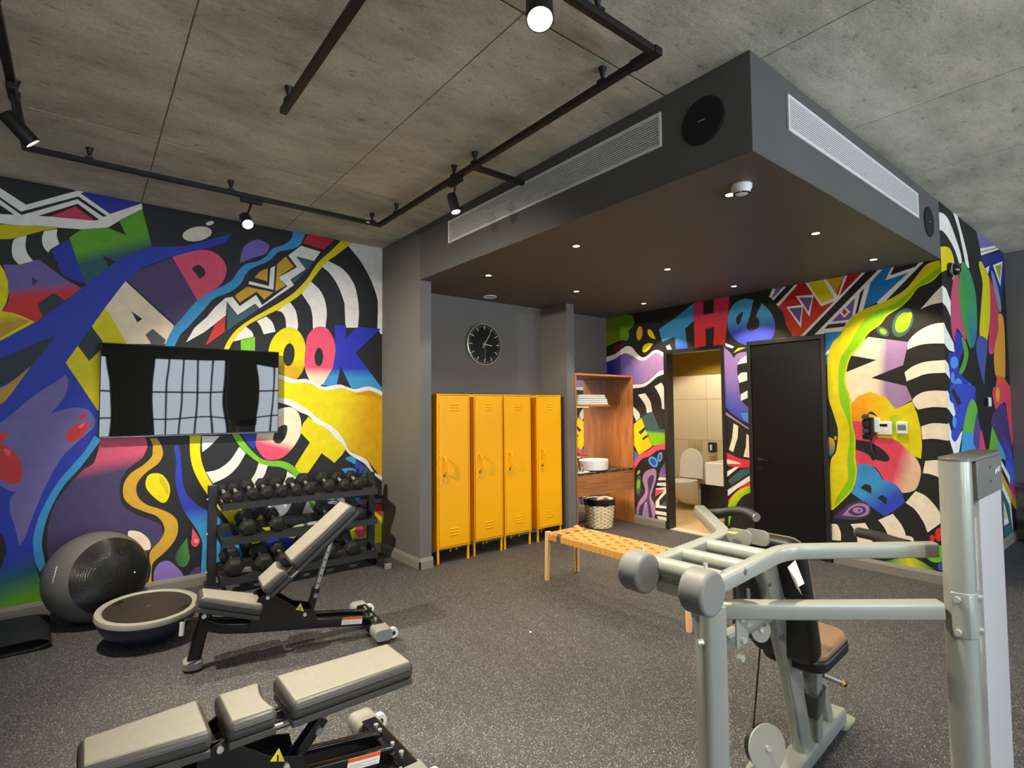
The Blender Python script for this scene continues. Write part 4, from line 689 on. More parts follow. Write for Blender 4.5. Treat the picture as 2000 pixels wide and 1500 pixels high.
# ------------------------------------------------------------------ lighting tracks and spotlights
TZ = 3.13
TRK = mat('track black', (24, 22, 22), .5)
loop = thing('lighting_track', 'black ceiling track forming a large rectangular loop with a short spur to the bulkhead', 'lighting track', (2.03, 4.42, TZ))
def lb(x0, x1, y0, y1, z0, z1, ref): return (x0-ref[0], x1-ref[0], y0-ref[1], y1-ref[1], z0-ref[2], z1-ref[2])
LR = (2.03, 4.42, TZ); w_ = .018
for a in ((-.31-w_, 2.03+w_, 4.42-w_, 4.42+w_), (2.03-w_, 2.03+w_, 1.47-w_, 4.42-w_), (-.31-w_, 2.03-w_, 1.47-w_, 1.47+w_), (-.31-w_, -.31+w_, 1.47+w_, 4.42-w_), (2.03+w_, U1-.014, 2.955-w_, 2.955+w_)):
    MB().box(*lb(a[0], a[1], a[2], a[3], TZ-.016, TZ+.016, LR)).build('rail', TRK, loop, bevel=.002)
MB().box(*lb(2.03-.024, 2.03+.024, 1.47-.024, 1.6, TZ-.018, TZ+.018, LR)).build('corner_joint', TRK, loop, bevel=.002); MB().box(*lb(2.011, 2.012-.003, 1.52, 1.56, TZ-.01, TZ+.008, LR)).build('label_strip', WHITE_PL, loop)
MB().box(*lb(1.90, 1.93, 4.42-.0195, 4.42-.018, TZ-.012, TZ+.0, LR)).build('label_strip', WHITE_PL, loop)
def hanger(x, y, root, ref):
    m = MB().lathe([(.022, HC-TZ-.0), (.019, HC-TZ-.01), (.009, HC-TZ-.05), (.007, HC-TZ-.052)], 18, M4.Translation((x-ref[0], y-ref[1], 0))); m.build('ceiling_cup', TRK, root)
    MB().cyl((x-ref[0], y-ref[1], .016), (x-ref[0], y-ref[1], HC-TZ-.05), .0012, 6).build('cable', STEEL, root); MB().box(x-ref[0]-.022, x-ref[0]+.022, y-ref[1]-.022, y-ref[1]+.022, .012, .026).build('clip', TRK, root, bevel=.002)
for x, y in ((0, 4.42), (.837, 4.42), (1.96, 4.42), (2.03, 4.09), (2.03, 3.187), (2.03, 2.93), (2.03, 1.79), (1.644, 1.47), (-.31, 3.74)): hanger(x, y, loop, LR)
mid = thing('lighting_track', 'single straight black ceiling track ending in mid air above the benches', 'lighting track', (.826, 3.03, TZ)); MR = (.826, 3.03, TZ)
MB().box(*lb(.826-w_, .826+w_, -2.2, 3.03, TZ-.016, TZ+.016, MR)).build('rail', TRK, mid, bevel=.002); hanger(.826, 2.93, mid, MR)
for yy in (1.2, -.6): hanger(.826, yy, mid, MR)
def spotlight(label, lens, target, axis, tx, ty, power, angle, size=.036, length=.15, blend=.6):
    """A cylinder head hung from the track at (tx, ty); lens = centre of its front."""
    lens, tgt = V(lens), V(target); d = (tgt-lens).normalized(); t = thing('track_spotlight', label, 'spotlight', (tx, ty, TZ-.016), group='track spotlights')
    o = V((tx, ty, TZ-.016)); back = lens-d*length
    if axis == 'x': MB().box(-.075, .075, -.018, .018, -.034, 0).build('adapter', TRK, t, bevel=.004)
    else: MB().box(-.018, .018, -.075, .075, -.034, 0).build('adapter', TRK, t, bevel=.004)
    MB().cyl((0, 0, -.03), lens-d*length*.6-o, .008, 10).build('stem', TRK, t)
    q = d.to_track_quat('Z', 'Y').to_matrix().to_4x4(); q.translation = back-o
    MB().lathe([(size*.86, 0), (size, .01), (size, length+.008), (size*.92, length+.008), (size*.9, length-.004)], 28, q, True).build('housing', TRK, t)
    MB().lathe([(size*.9, length-.003), (size*.9, length+.001)], 28, q).build('lens', LAMP, t)
    spot_light('spotlight_beam', lens+d*.02, tgt, power, angle, blend, WARM, size*.7)
spotlight('black track spotlight at the far left pointing at the mural', on_z(62, 278, 2.87), (1.9, 4.05, .6), 'y', -.31, 3.6, SPOT_W[0], 112, blend=.75)
spotlight('black track spotlight on the left side of the loop pointing at the bulkhead', (-.25, 2.45, 2.9), (2.5, 3.2, 2.15), 'y', -.31, 2.4, SPOT_W[7], 40, blend=.9)
spotlight('black track spotlight hanging beside the left end of the bulkhead grille', (2.03, 3.17, 2.887), (2.35, 2.5, .3), 'y', 2.03, 3.17, SPOT_W[1], 95, .034, .13)
spotlight('black track spotlight in front of the mural above the television', (.943, 4.36, 2.895), (1.05, 1.9, .6), 'x', .98, 4.42, SPOT_W[2], 85, .04, .12)
spotlight('black track spotlight glaring from the ceiling nearest the camera', (1.275, 1.42, 2.918), (.75, .75, .7), 'x', 1.29, 1.47, SPOT_W[3], 90, .05, .12)
# unseen fill lamps added on the same tracks outside the frame
spotlight('black fill spotlight added on the single track behind the camera', (.826, .3, 2.9), (1.9, 2.4, 0), 'y', .826, .3, SPOT_W[4], 90, blend=.9)
spotlight('black spotlight added on the single track nearest the windows to brighten the machine', (.826, -1.0, 2.9), (2.1, .6, .7), 'y', .826, -1.0, SPOT_W[5], 70, blend=.9)
spotlight('black fill spotlight added on the near side of the loop, left', (-.1, 1.47, 2.9), (.9, 4.0, .3), 'x', -.1, 1.47, SPOT_W[6], 85, blend=.9)

# ------------------------------------------------------------------ television, clock, wall devices
tv = thing('television', 'wide black flat-screen television mounted on the mural', 'television', (.76, 5.264, 1.66))
TW, TH = 1.322, .748
MB().box(-TW/2, TW/2, .002, .03, -TH/2, TH/2).build('casing', mat('tv casing', (22, 22, 24), .35), tv, bevel=.004)
scr = bpy.data.materials.new('tv screen'); scr.use_nodes = True; b_ = scr.node_tree.nodes['Principled BSDF']; b_.inputs['Base Color'].default_value = lin((9, 10, 12)); b_.inputs['Roughness'].default_value = .02; b_.inputs['Specular IOR Level'].default_value = .5
tn = scr.node_tree.nodes.new('ShaderNodeTexNoise'); tn.inputs['Scale'].default_value = 2.2; tn.inputs['Detail'].default_value = 0; bp_ = scr.node_tree.nodes.new('ShaderNodeBump'); bp_.inputs['Strength'].default_value = .05; bp_.inputs['Distance'].default_value = .05
tcx = scr.node_tree.nodes.new('ShaderNodeTexCoord'); scr.node_tree.links.new(tcx.outputs['Object'], tn.inputs['Vector']); scr.node_tree.links.new(tn.outputs['Fac'], bp_.inputs['Height']); scr.node_tree.links.new(bp_.outputs[0], b_.inputs['Normal'])
MB().box(-TW/2+.006, TW/2-.006, 0, .003, -TH/2+.014, TH/2-.006).build('screen', scr, tv)
MB().box(-TW/2, TW/2, -.003, .004, -TH/2, -TH/2+.008).build('bottom_bezel', mat('bezel grey', (96, 92, 88), .3, .6), tv, bevel=.002)
MB().box(-.25, .25, .03, .079, -.2, .2).build('wall_bracket', BLACK, tv)
ck = thing('wall_clock', 'round black marble-faced clock with a pale rim above the lockers', 'clock', (3.546, VN, 2.217)); RX = M4.Rotation(pi/2, 4, 'X')
MB().lathe([(.224, 0), (.236, 0), (.236, .036), (.226, .04), (.222, .03)], 64, RX, False).build('rim', mat('pale gold rim', (205, 195, 170), .3, .5), ck)
mm = bpy.data.materials.new('black marble'); mm.use_nodes = True; nn = mm.node_tree.nodes; ll = mm.node_tree.links; bb_ = nn['Principled BSDF']
wv = nn.new('ShaderNodeTexNoise'); wv.inputs['Scale'].default_value = 5; wv.inputs['Detail'].default_value = 6; wv.inputs['Distortion'].default_value = 1.5; t0 = nn.new('ShaderNodeTexCoord'); ll.new(t0.outputs['Object'], wv.inputs['Vector'])
rr = nn.new('ShaderNodeValToRGB'); e = rr.color_ramp.elements; e[0].position = .47; e[0].color = lin((24, 26, 28)); e[1].position = .5; e[1].color = lin((110, 110, 108)); e2 = rr.color_ramp.elements.new(.53); e2.color = lin((28, 30, 32)); ll.new(wv.outputs['Fac'], rr.inputs[0]); ll.new(rr.outputs[0], bb_.inputs['Base Color']); bb_.inputs['Roughness'].default_value = .15
MB().lathe([(.223, 0), (.223, .026)], 64, RX).build('face', mat('black clock face', (24, 26, 28), .2, noise=(7, .5)), ck)
MK = mat('clock marker', (225, 222, 212), .4)
for i in range(12):
    a = 2*pi*i/12; MB().box(-.004, .004, -.030, -.026, .165, .212).build('hour_marker', MK, ck).matrix_basis = M4.Rotation(a, 4, 'Y')
for i in range(60):
    if i % 5: MB().box(-.001, .001, -.028, -.026, .196, .212).build('minute_marker', MK, ck).matrix_basis = M4.Rotation(2*pi*i/60, 4, 'Y')
HK = mat('pale gold hand', (214, 200, 160), .35, .3)
MB().box(-.004, .004, -.034, -.031, -.05, .155).build('minute_hand', HK, ck).matrix_basis = M4.Rotation(R(32), 4, 'Y'); MB().box(-.005, .005, -.037, -.034, -.03, .105).build('hour_hand', HK, ck).matrix_basis = M4.Rotation(R(97), 4, 'Y')
MB().box(-.0015, .0015, -.039, -.037, -.04, .19).build('second_hand', HK, ck).matrix_basis = M4.Rotation(R(178), 4, 'Y')
ic = thing('intercom_handset', 'black intercom handset on the wall with a hanging cord', 'intercom', (UB, 1.80, 1.30))
MB().box(-.03, 0, -.06, .03, -.05, .08).build('mount', WHITE_PL, ic, bevel=.004); MB().box(-.055, -.03, -.02, .035, -.085, .085).build('cradle', BLACK, ic, bevel=.006)
MB().tube(smooth_path([(-.06, .035, .10), (-.085, .035, .085), (-.082, .035, .0), (-.085, .035, -.085), (-.06, .035, -.10)], 5), rrect(.05, .03, .01)).build('handset', BLACK, ic)
MB().tube(smooth_path([(-.045, .01, -.08), (-.04, .012, -.16), (-.045, .0, -.24), (-.03, -.004, -.30), (-.03, .02, -.26), (-.03, .015, -.15), (-.03, .0, -.09)], 6), .006).build('cord', BLACK, ic)
def wall_box(name, label, y, z, wy, hz, face):
    t = thing(name, label, 'thermostat', (UB, y, z)); MB().box(-.026, 0, -wy/2, wy/2, -hz/2, hz/2).build('case', WHITE_PL, t, bevel=.008, seg=3)
    return t
t = wall_box('thermostat', 'white wall thermostat with a small black display next to the intercom', 1.708, 1.288, .118, .118, 0); MB().box(-.0275, -.025, -.026, .034, .015, .038).build('display', mat('lcd black', (16, 18, 22), .2), t); MB().cyl((-.0255, 0, -.02), (-.028, 0, -.02), .017).build('dial', WHITE_PL, t)
t = wall_box('thermostat', 'smaller white wall thermostat with a grey screen, right of the other', 1.575, 1.294, .084, .108, 0); MB().box(-.0275, -.025, -.032, .03, -.02, .028).build('display', mat('lcd grey', (120, 122, 112), .25), t)
cp = on_y(1866, 526, V1-.045); t = thing('security_camera', 'black dome security camera on the painted corner wall under the ceiling', 'camera', (cp.x, V1, cp.z))
MB().lathe([(.065, 0), (.065, .02), (.055, .03)], 32, RX, False).build('base', BLACK, t); MB().ball((0, -.03, 0), .055, 28, 14).build('dome', mat('dome glass', (14, 14, 16), .08, coat=.6), t); MB().lathe([(.056, .03), (.058, .036), (.054, .036)], 32, RX, False).build('ring', WHITE_PL, t)
sp_ = on_y(1932, 785, V1-.02); t = thing('motion_sensor', 'small white sensor box on the painted corner wall', 'sensor', (sp_.x, V1, sp_.z)); MB().box(-.05, .05, -.03, 0, -.045, .045).build('case', WHITE_PL, t, bevel=.006); MB().box(-.09, -.05, -.025, 0, -.04, .04).build('bracket', BLACK, t)

# ------------------------------------------------------------------ lockers
LK = mat('yellow locker enamel', (246, 174, 0), .42, spec=.3); LKD = mat('lock metal', (120, 95, 60), .35, .8); BRASS = mat('key brass', (230, 190, 60), .3, .4)
W, Dp, H0, H1 = .37, .38, .145, 1.638
lk = thing('locker', 'tall yellow metal locker nearest the grey pier', 'locker', (2.682+W/2, 4.52, 0), group='yellow lockers')
MB().box(-W/2, -W/2+.012, .0, Dp, H0, H1).box(W/2-.012, W/2, 0, Dp, H0, H1).box(-W/2+.012, W/2-.012, .0, Dp, H0, H0+.012).box(-W/2+.012, W/2-.012, 0, Dp, H1-.012, H1).box(-W/2+.012, W/2-.012, Dp-.01, Dp, H0+.012, H1-.012).build('body', LK, lk, bevel=.002)
dr = MB().box(-W/2+.016, W/2-.016, -.003, .015, H0+.016, H1-.016).build('door', LK, lk, bevel=.003)
for z0 in (H0+.12, H1-.16):
    for k in range(3): MB().tube([(-.045, -.003, z0+k*.028), (.045, -.003, z0+k*.028)], [(0.010*cos(pi*i/6), 0.006*sin(pi*i/6)-.002) for i in range(7)], up=(0, -1, 0)).build('louvre', LK, dr)
MB().tube(smooth_path([(-.115, -.003, .87), (-.115, -.04, .89), (-.115, -.045, .95), (-.115, -.04, 1.01), (-.115, -.003, 1.03)], 6), .0085).build('handle', LK, dr)
MB().cyl((-.115, -.003, .845), (-.115, -.014, .845), .011).build('lock', LKD, dr)
kt = MB().cyl((-.112, -.016, .80), (-.112, -.013, .80), .016).cyl((-.112, -.0145, .81), (-.114, -.0145, .845), .002, 8); kt.build('key_tag', BRASS, dr)
for sx in (-1, 1):
    for y in (.015, Dp-.03): MB().prism([(sx*(W/2-.012)-.011, y), (sx*(W/2-.012)+.011, y), (sx*(W/2-.012)+.008, y+.02), (sx*(W/2-.012)-.008, y+.02)], 0, H0).build('leg', LK, lk, bevel=.001)
for x, y, lab in ((3.305, 4.545, 'tall yellow metal locker second from the grey pier'), (3.70, 4.55, 'tall yellow metal locker third from the grey pier'), (4.172, 4.56, 'tall yellow metal locker standing apart nearest the vanity')):
    c = copy_tree(lk); c.location = (x, y, 0); c['label'] = lab

# ------------------------------------------------------------------ vanity
OAK = wood_material('orange oak veneer', (146, 90, 46), (184, 122, 68), 1.6, 'Z'); OAKX = wood_material('oak veneer horizontal', (146, 90, 46), (184, 122, 68), 1.6, 'X')
MIR = mat('mirror glass', (235, 235, 235), .02, 1.0)
X0, X1, Y0, Y1 = 4.565, 5.632, 4.528, 4.974
va = thing('vanity_unit', 'tall orange oak vanity niche with a mirror back and floating counter', 'vanity', (X0, Y0, 0))
def vb(x0, x1, y0, y1, z0, z1): return MB().box(x0-X0, x1-X0, y0-Y0, y1-Y0, z0, z1)
vb(X0, X0+.025, Y0, Y1, 0, 1.905).build('side_panel', OAK, va, bevel=.002); vb(X1-.025, X1, Y0, Y1, 0, 1.905).build('side_panel', OAK, va, bevel=.002); vb(X0+.025, X1-.025, Y0, Y1, 1.88, 1.905).build('top_panel', OAKX, va, bevel=.002)
vb(X0+.025, X1-.025, Y1-.008, Y1-.001, .02, 1.88).build('mirror', MIR, va); vb(X0+.025, 5.26, 4.59, Y1-.009, 1.50, 1.525).build('towel_shelf', OAKX, va, bevel=.002)
vb(X0+.025, X1-.025, Y0+.002, Y1-.009, .685, .705).build('counter', mm, va, bevel=.002); vb(X0+.025, X1-.025, Y0+.02, Y1-.009, .44, .684).build('carcass', OAKX, va)
vb(X0+.026, 5.092, Y0, Y0+.018, .435, .682).build('drawer_front', OAKX, va, bevel=.001); vb(5.096, X1-.026, Y0, Y0+.018, .435, .682).build('drawer_front', OAKX, va, bevel=.001)
vb(X0+.03, 5.24, 4.955, 4.963, 1.494, 1.5).build('light_strip', mat('led strip', (255, 220, 160), .5, emit=((255, 205, 130), 4)), va); vb(X0+.05, X1-.05, 4.9, 4.915, .428, .44).build('light_strip', mat('led strip', (255, 220, 160), .5), va)
area_light('vanity_strip_light', (4.95, 4.86, 1.485), (5.05, 4.78, 0), 16, .6, .04, WARMER); area_light('vanity_under_light', (5.1, 4.85, .425), (5.3, 4.8, 0), 8, .9, .04, WARMER)
t = thing('vessel_basin', 'white round vessel basin on the dark stone counter', 'basin', (5.07, 4.73, .705))
MB().lathe([(.15, 0), (.185, .01), (.19, .125), (.182, .13), (.175, .122), (.165, .03), (.0001, .02)], 44, M4.Diagonal((1.12, .92, 1, 1)), True).build('basin', CERAMIC, t)
t = thing('basin_tap', 'bronze mixer tap with a long spout beside the vessel basin', 'tap', (4.80, 4.86, .705)); BRZ = mat('bronze', (130, 84, 52), .3, .8); MB().cyl((0, 0, 0), (0, 0, .2), .014).build('column', BRZ, t); MB().cyl((-.02, 0, .19), (.25, -.06, .17), .011).build('spout', BRZ, t); MB().cyl((0, 0, .2), (0, 0, .235), .018).build('lever', BRZ, t)
tw = mat('white towel', (228, 226, 224), .9, bump=(90, .5))
def towel(label, x0, x1, y0, y1, z, h):
    t = thing('folded_towel', label, 'towel', ((x0+x1)/2, (y0+y1)/2, z), group='white towels on the vanity shelf')
    a, b = (x1-x0)/2, (y1-y0)/2
    for k in range(3): MB().prism([(px_+random.uniform(-.004, .004), py_) for px_, py_ in rrect(2*a-.01*k, 2*b-.008*k, .02)], k*h/3+.0015, (k+1)*h/3-.0015).build('fold', tw, t, bevel=h/8, seg=3)
towel('stack of white folded towel at the front of the vanity shelf', 4.68, 5.235, 4.60, 4.80, 1.525, .075); towel('small white towel lying on top of the towel stack', 4.70, 5.20, 4.605, 4.80, 1.601, .05)
GLS = mat('clear glass', (240, 245, 240), .05, trans=.9); t = thing('tray', 'small pale tray at the left end of the vanity counter', 'tray', (4.72, 4.61, .705)); MB().prism(rrect(.20, .12, .02), 0, .008).build('tray_base', WHITE_PL, t, bevel=.002); MB().tube([(p[0], p[1], .01) for p in rrect(.2, .12, .02)], .004, closed=True).build('tray_rim', WHITE_PL, t)
for i, (x, y, h, m_, lab) in enumerate(((4.655, 4.60, .10, GLS, 'tall clear glass bottle on the vanity tray'), (4.70, 4.63, .15, BLACK, 'black pump bottle on the vanity tray'), (4.75, 4.60, .075, GLS, 'short clear glass jar on the vanity tray'))):
    t = thing('toiletry_bottle', lab, 'bottle', (x, y, .713), group='bottles on the vanity tray'); MB().lathe([(.02, 0), (.022, .005), (.022, h*.7), (.010, h*.85), (.010, h)], 20).build('bottle', m_, t); MB().lathe([(.012, h), (.012, h+.018)], 16).build('cap', BLACK if i == 1 else STEEL, t)
# basket
bs = thing('wicker_basket', 'round pale wicker waste basket with a black liner under the vanity counter', 'basket', (5.10, 4.66, 0))
WK = mat('pale wicker', (232, 212, 172), .7, noise=(30, .12)); WKD = mat('wicker stake', (150, 118, 76), .7)
def wr_(z): return .148+.042*z/.36
MB().lathe([(.01, .004), (wr_(0)-.01, .004), (wr_(.3)-.01, .3)], 40, None, False).build('inner_shell', WKD, bs)
for k in range(13):
    z = .014+k*.0215; n = 22
    MB().tube([((wr_(z)+.006*cos(n/2*2*pi*i/132+pi*k))*cos(2*pi*i/132), (wr_(z)+.006*cos(n/2*2*pi*i/132+pi*k))*sin(2*pi*i/132), z) for i in range(132)], [(.005*cos(a), .0105*sin(a)) for a in [2*pi*i/8 for i in range(8)]], closed=True).build('strand', WK, bs)
for i in range(22):
    a = 2*pi*i/22; MB().cyl((wr_(0)*cos(a), wr_(0)*sin(a), .005), (wr_(.3)*cos(a), wr_(.3)*sin(a), .3), .0035, 6).build('stake', WKD, bs)
ln = MB(); nL = 60; prof = [(-.012, .05), (-.012, .30), (0, .355), (.012, .36), (.014, .33), (.012, .285)]
ln.add([((wr_(z)+dr_+.003*sin(9*2*pi*i/nL+z*40))*cos(2*pi*i/nL), (wr_(z)+dr_+.003*sin(9*2*pi*i/nL+z*40))*sin(2*pi*i/nL), z+.006*sin(7*2*pi*i/nL)*(z > .28 and z < .29)) for dr_, z in prof for i in range(nL)], [(k*nL+i, k*nL+(i+1) % nL, (k+1)*nL+(i+1) % nL, (k+1)*nL+i) for k in range(len(prof)-1) for i in range(nL)], True)
ln.build('bin_liner', mat('black bin bag', (20, 19, 19), .25), bs)
MB().tube([(.166*cos(a), .166*sin(a), .345) for a in [2*pi*i/40 for i in range(40)]], .0016, closed=True).build('wire_hoop', WHITE_M, bs)

# ------------------------------------------------------------------ woven bench
wb = thing('woven_bench', 'light wooden bench with a woven tan leather seat', 'bench', (3.37, 2.83, 0))
ASH = wood_material('pale ash', (206, 160, 104), (228, 186, 132), 1.2, 'Z'); BL_, BW_, BH = 1.42, .39, .415
for sx in (-1, 1):
    for sy in (-1, 1):
        x, y = sx*(BW_/2-.02), sy*(BL_/2-.02); mb = MB()
        vs = []
        for zz, s_, ox in ((0, .015, .012), (BH+.004, .021, 0)):
            for a, b in ((-1, -1), (1, -1), (1, 1), (-1, 1)): vs.append((x+sx*ox+a*s_, y+sy*ox+b*s_, zz))
        mb.add(vs, [(3, 2, 1, 0), (4, 5, 6, 7), (0, 1, 5, 4), (1, 2, 6, 5), (2, 3, 7, 6), (3, 0, 4, 7)]); mb.build('leg', ASH, wb, bevel=.003)
for sx in (-1, 1): MB().box(sx*(BW_/2-.02)-.014, sx*(BW_/2-.02)+.014, -BL_/2+.04, BL_/2-.04, BH-.055, BH-.008).build('rail', ASH, wb, bevel=.004)
for sy in (-1, 1): MB().box(-BW_/2+.04, BW_/2-.04, sy*(BL_/2-.02)-.014, sy*(BL_/2-.02)+.014, BH-.055, BH-.008).build('rail', ASH, wb, bevel=.004)
LEA = mat('tan leather', (198, 146, 70), .5, noise=(12, .08)); LEO = mat('orange leather', (206, 120, 62), .5, noise=(12, .08)); LEG = mat('grey leather', (84, 80, 78), .5)
nT, nLg = 27, 6; sw = (BL_-.08)/nT
def ribbon(path, wv_, horiz):
    return MB().tube(path, [(-wv_/2, -.0015), (wv_/2, -.0015), (wv_/2, .0015), (-wv_/2, .0015)], smooth=False)
for i in range(nT):
    y = BL_/2-.04-(i+.5)*sw; x_ = BW_/2-.004; pts = [(-x_, y, BH-.06), (-x_, y, BH-.012), (-x_+.012, y, BH)]
    for k in range(nLg+1):
        xx = -BW_/2+.03+(BW_-.06)*k/nLg; up = 1 if ((i+2*k) % 4) < 2 else -1
        pts.append((xx, y, BH+.0032*up))
    pts += [(x_-.012, y, BH), (x_, y, BH-.012), (x_, y, BH-.06)]
    mb = MB(); n = len(pts); vs = []
    for p in pts:
        vs += [(p[0], y-sw*.47, p[2]), (p[0], y+sw*.47, p[2])]
    vs2 = [(v[0]*.995, v[1], v[2]-.003) for v in vs]
    fs = [(2*k, 2*k+1, 2*k+3, 2*k+2) for k in range(n-1)]+[(2*n+2*k, 2*n+2*k+2, 2*n+2*k+3, 2*n+2*k+1) for k in range(n-1)]+[(2*k, 2*k+2, 2*n+2*k+2, 2*n+2*k) for k in range(n-1)]+[(2*k+1, 2*n+2*k+1, 2*n+2*k+3, 2*k+3) for k in range(n-1)]
    mb.add(vs+vs2, fs); mb.build('strap', LEO if i == 1 else LEG if i == 2 else LEA, wb)
lw = (BW_-.06)/nLg
for k in range(nLg):
    xx = -BW_/2+.03+lw*(k+.5); pts = [(xx, BL_/2-.03, BH-.003)]
    for i in range(nT): up = -1 if ((i+2*k+1) % 4) < 2 else 1; pts.append((xx, BL_/2-.04-(i+.5)*sw, BH+.0036*up))
    pts.append((xx, -BL_/2+.03, BH-.003))
    mb = MB(); n = len(pts); vs = [(xx+s_*lw*.47, p[1], p[2]+dz) for dz in (0, -.003) for p in pts for s_ in (-1, 1)]
    fs = [(2*q, 2*q+2, 2*q+3, 2*q+1) for q in range(n-1)]+[(2*n+2*q, 2*n+2*q+1, 2*n+2*q+3, 2*n+2*q+2) for q in range(n-1)]+[(2*q, 2*n+2*q, 2*n+2*q+2, 2*q+2) for q in range(n-1)]+[(2*q+1, 2*q+3, 2*n+2*q+3, 2*n+2*q+1) for q in range(n-1)]
    mb.add(vs, fs); mb.build('strap', LEA, wb)
# ------------------------------------------------------------------ dumbbell rack and dumbbells
RK = mat('rack powder coat', (38, 37, 38), .45, .1, bump=(400, .05)); HEX = mat('hex rubber', (34, 33, 32), .6, bump=(300, .1))
rk = thing('dumbbell_rack', 'black three-tier steel dumbbell rack against the mural', 'rack', (1.565, 5.12, 0)); O = (1.565, 5.12)
def rb(x0, x1, y0, y1, z0, z1): return MB().box(x0-O[0], x1-O[0], y0-O[1], y1-O[1], z0, z1)
CAPG = mat('grey end cap', (128, 126, 118), .5)
for x in (.865, 2.265):
    rb(x-.032, x+.032, 5.09, 5.15, .05, .868).build('post', RK, rk, bevel=.004)
    rb(x-.03, x+.03, 4.735, 5.28, .004, .05).build('foot', RK, rk, bevel=.004); rb(x-.032, x+.032, 4.715, 4.74, .0, .052).build('foot_cap', CAPG, rk, bevel=.004)
    s = 1 if x < 1.5 else -1
    for zt in (.735, .45, .135):
        br = MB(); q = [(4.885, zt-.055), (4.885, zt+.0), (5.16, zt+.075), (5.16, zt+.0)]
        xa, xb = (x+s*.032-O[0], x+s*.038-O[0]); br.add([(xx, p[0]-O[1], p[1]) for xx in (xa, xb) for p in q], [(0, 1, 2, 3), (7, 6, 5, 4), (0, 4, 5, 1), (1, 5, 6, 2), (2, 6, 7, 3), (3, 7, 4, 0)])
        br.build('shelf_bracket', RK, rk)
        MB().cyl((x-s*.032-O[0], 5.12-O[1], zt+.02), (x-s*.042-O[0], 5.12-O[1], zt+.02), .009, 12).build('bolt', CHROME, rk); MB().cyl((x+s*.038-O[0], 4.97-O[1], zt+.005), (x+s*.046-O[0], 4.97-O[1], zt+.005), .008, 12).build('bolt', CHROME, rk)
TIERS = (.735, .45, .135)
for zt in TIERS:
    for y0, z0 in ((4.885, zt-.052), (5.115, zt+.012)):
        mb = MB(); pr = [(0, 0), (.004, 0), (.004, .046), (.055, .061), (.054, .066), (0, .051)]
        mb.add([(xx-O[0], y0+p[0]-O[1], z0+p[1]) for xx in (.903, 2.227) for p in pr], [tuple(range(6)), tuple(range(11, 5, -1))]+[(i, (i+1) % 6, 6+(i+1) % 6, 6+i) for i in range(6)]); mb.build('rail', RK, rk)
def dumbbell(label, px, tier, r, group):
    zt = TIERS[tier]; x = on_y(px, 960+80*tier, 4.93).x; hl = .05+r*.55; gap = .118; ang = math.atan2(.064, .23)
    t = thing('dumbbell', label, 'dumbbell', (x, 5.025, zt+.036+r*.866), group=group); t.rotation_euler = (ang, 0, 0)
    for s in (-1, 1):
        mb = MB(); hx = [(r*cos(R(60*i)), r*sin(R(60*i))) for i in range(6)]; y0, y1 = s*gap/2, s*(gap/2+hl); c_ = .82
        rows = [(y0, c_), (y0+s*hl*.18, 1), (y1-s*hl*.3, 1), (y1, c_*.86)]
        mb.add([(p[0]*k, y, p[1]*k) for y, k in rows for p in hx], [tuple(range(6)), tuple(range(23, 17, -1))]+[(6*q+i, 6*q+(i+1) % 6, 6*q+6+(i+1) % 6, 6*q+6+i) for q in range(3) for i in range(6)]); mb.build('head', HEX, t, bevel=.003)
    MB().lathe([(.012, -gap/2), (.015, -.02), (.016, 0), (.015, .02), (.012, gap/2)], 16, M4.Rotation(pi/2, 4, 'X')).build('handle', CHROME, t)
ordn = ('first', 'second', 'third', 'fourth', 'fifth', 'sixth', 'seventh', 'eighth', 'ninth', 'last')
for i, (px, r) in enumerate(((443, .042), (466, .042), (494, .054), (522, .055), (551, .052), (580, .047), (606, .056), (643, .060), (673, .056), (700, .058))):
    dumbbell('%s black hex dumbbell on the top tier, %s from the left' % ('small' if r < .05 else 'medium', ordn[i]), px, 0, r, 'dumbbells on the top tier')
for i, (px, r) in enumerate(((484, .070), (541, .066), (643, .060), (702, .060))):
    dumbbell('large black hex dumbbell on the middle tier, %s from the left' % (ordn[i] if i < 3 else 'last'), px, 1, r, 'dumbbells on the middle tier')
for i, (px, r) in enumerate(((457, .080), (515, .076), (554, .070), (598, .072), (643, .070), (686, .070))):
    dumbbell('large black hex dumbbell on the bottom tier, %s from the left' % (ordn[i] if i < 5 else 'last'), px, 2, r, 'dumbbells on the bottom tier')

# ------------------------------------------------------------------ ball, balance dome, mat
bc = V((.105, 4.945, .312)); br_ = .312
gb = thing('exercise_ball', 'large two-tone grey and black exercise ball leaning on the mural wall', 'exercise ball', (bc.x, bc.y, 0))
ax = V((.42, -.88, .16)).normalized(); q = ax.to_track_quat('Z', 'Y').to_matrix().to_4x4(); q.translation = (0, 0, br_)
hb = R(55); bands = 34
MB().lathe([(max(1e-5, br_*sin(hb+(pi-hb)*i/26)), br_*cos(hb+(pi-hb)*i/26)) for i in range(27)], 64, q, False).build('grey_shell', mat('grey ball vinyl', (96, 95, 92), .4), gb)
bm_ = bpy.data.materials.new('black ribbed vinyl'); bm_.use_nodes = True; n = bm_.node_tree.nodes; l = bm_.node_tree.links; b_ = n['Principled BSDF']; b_.inputs['Base Color'].default_value = lin((26, 25, 24)); b_.inputs['Roughness'].default_value = .28
wv = n.new('ShaderNodeTexWave'); wv.inputs['Scale'].default_value = 60; wv.inputs['Distortion'].default_value = .6; tcx = n.new('ShaderNodeTexCoord'); mp = n.new('ShaderNodeMapping'); mp.inputs['Rotation'].default_value = (.3, .9, .4); l.new(tcx.outputs['Object'], mp.inputs[0]); l.new(mp.outputs[0], wv.inputs['Vector'])
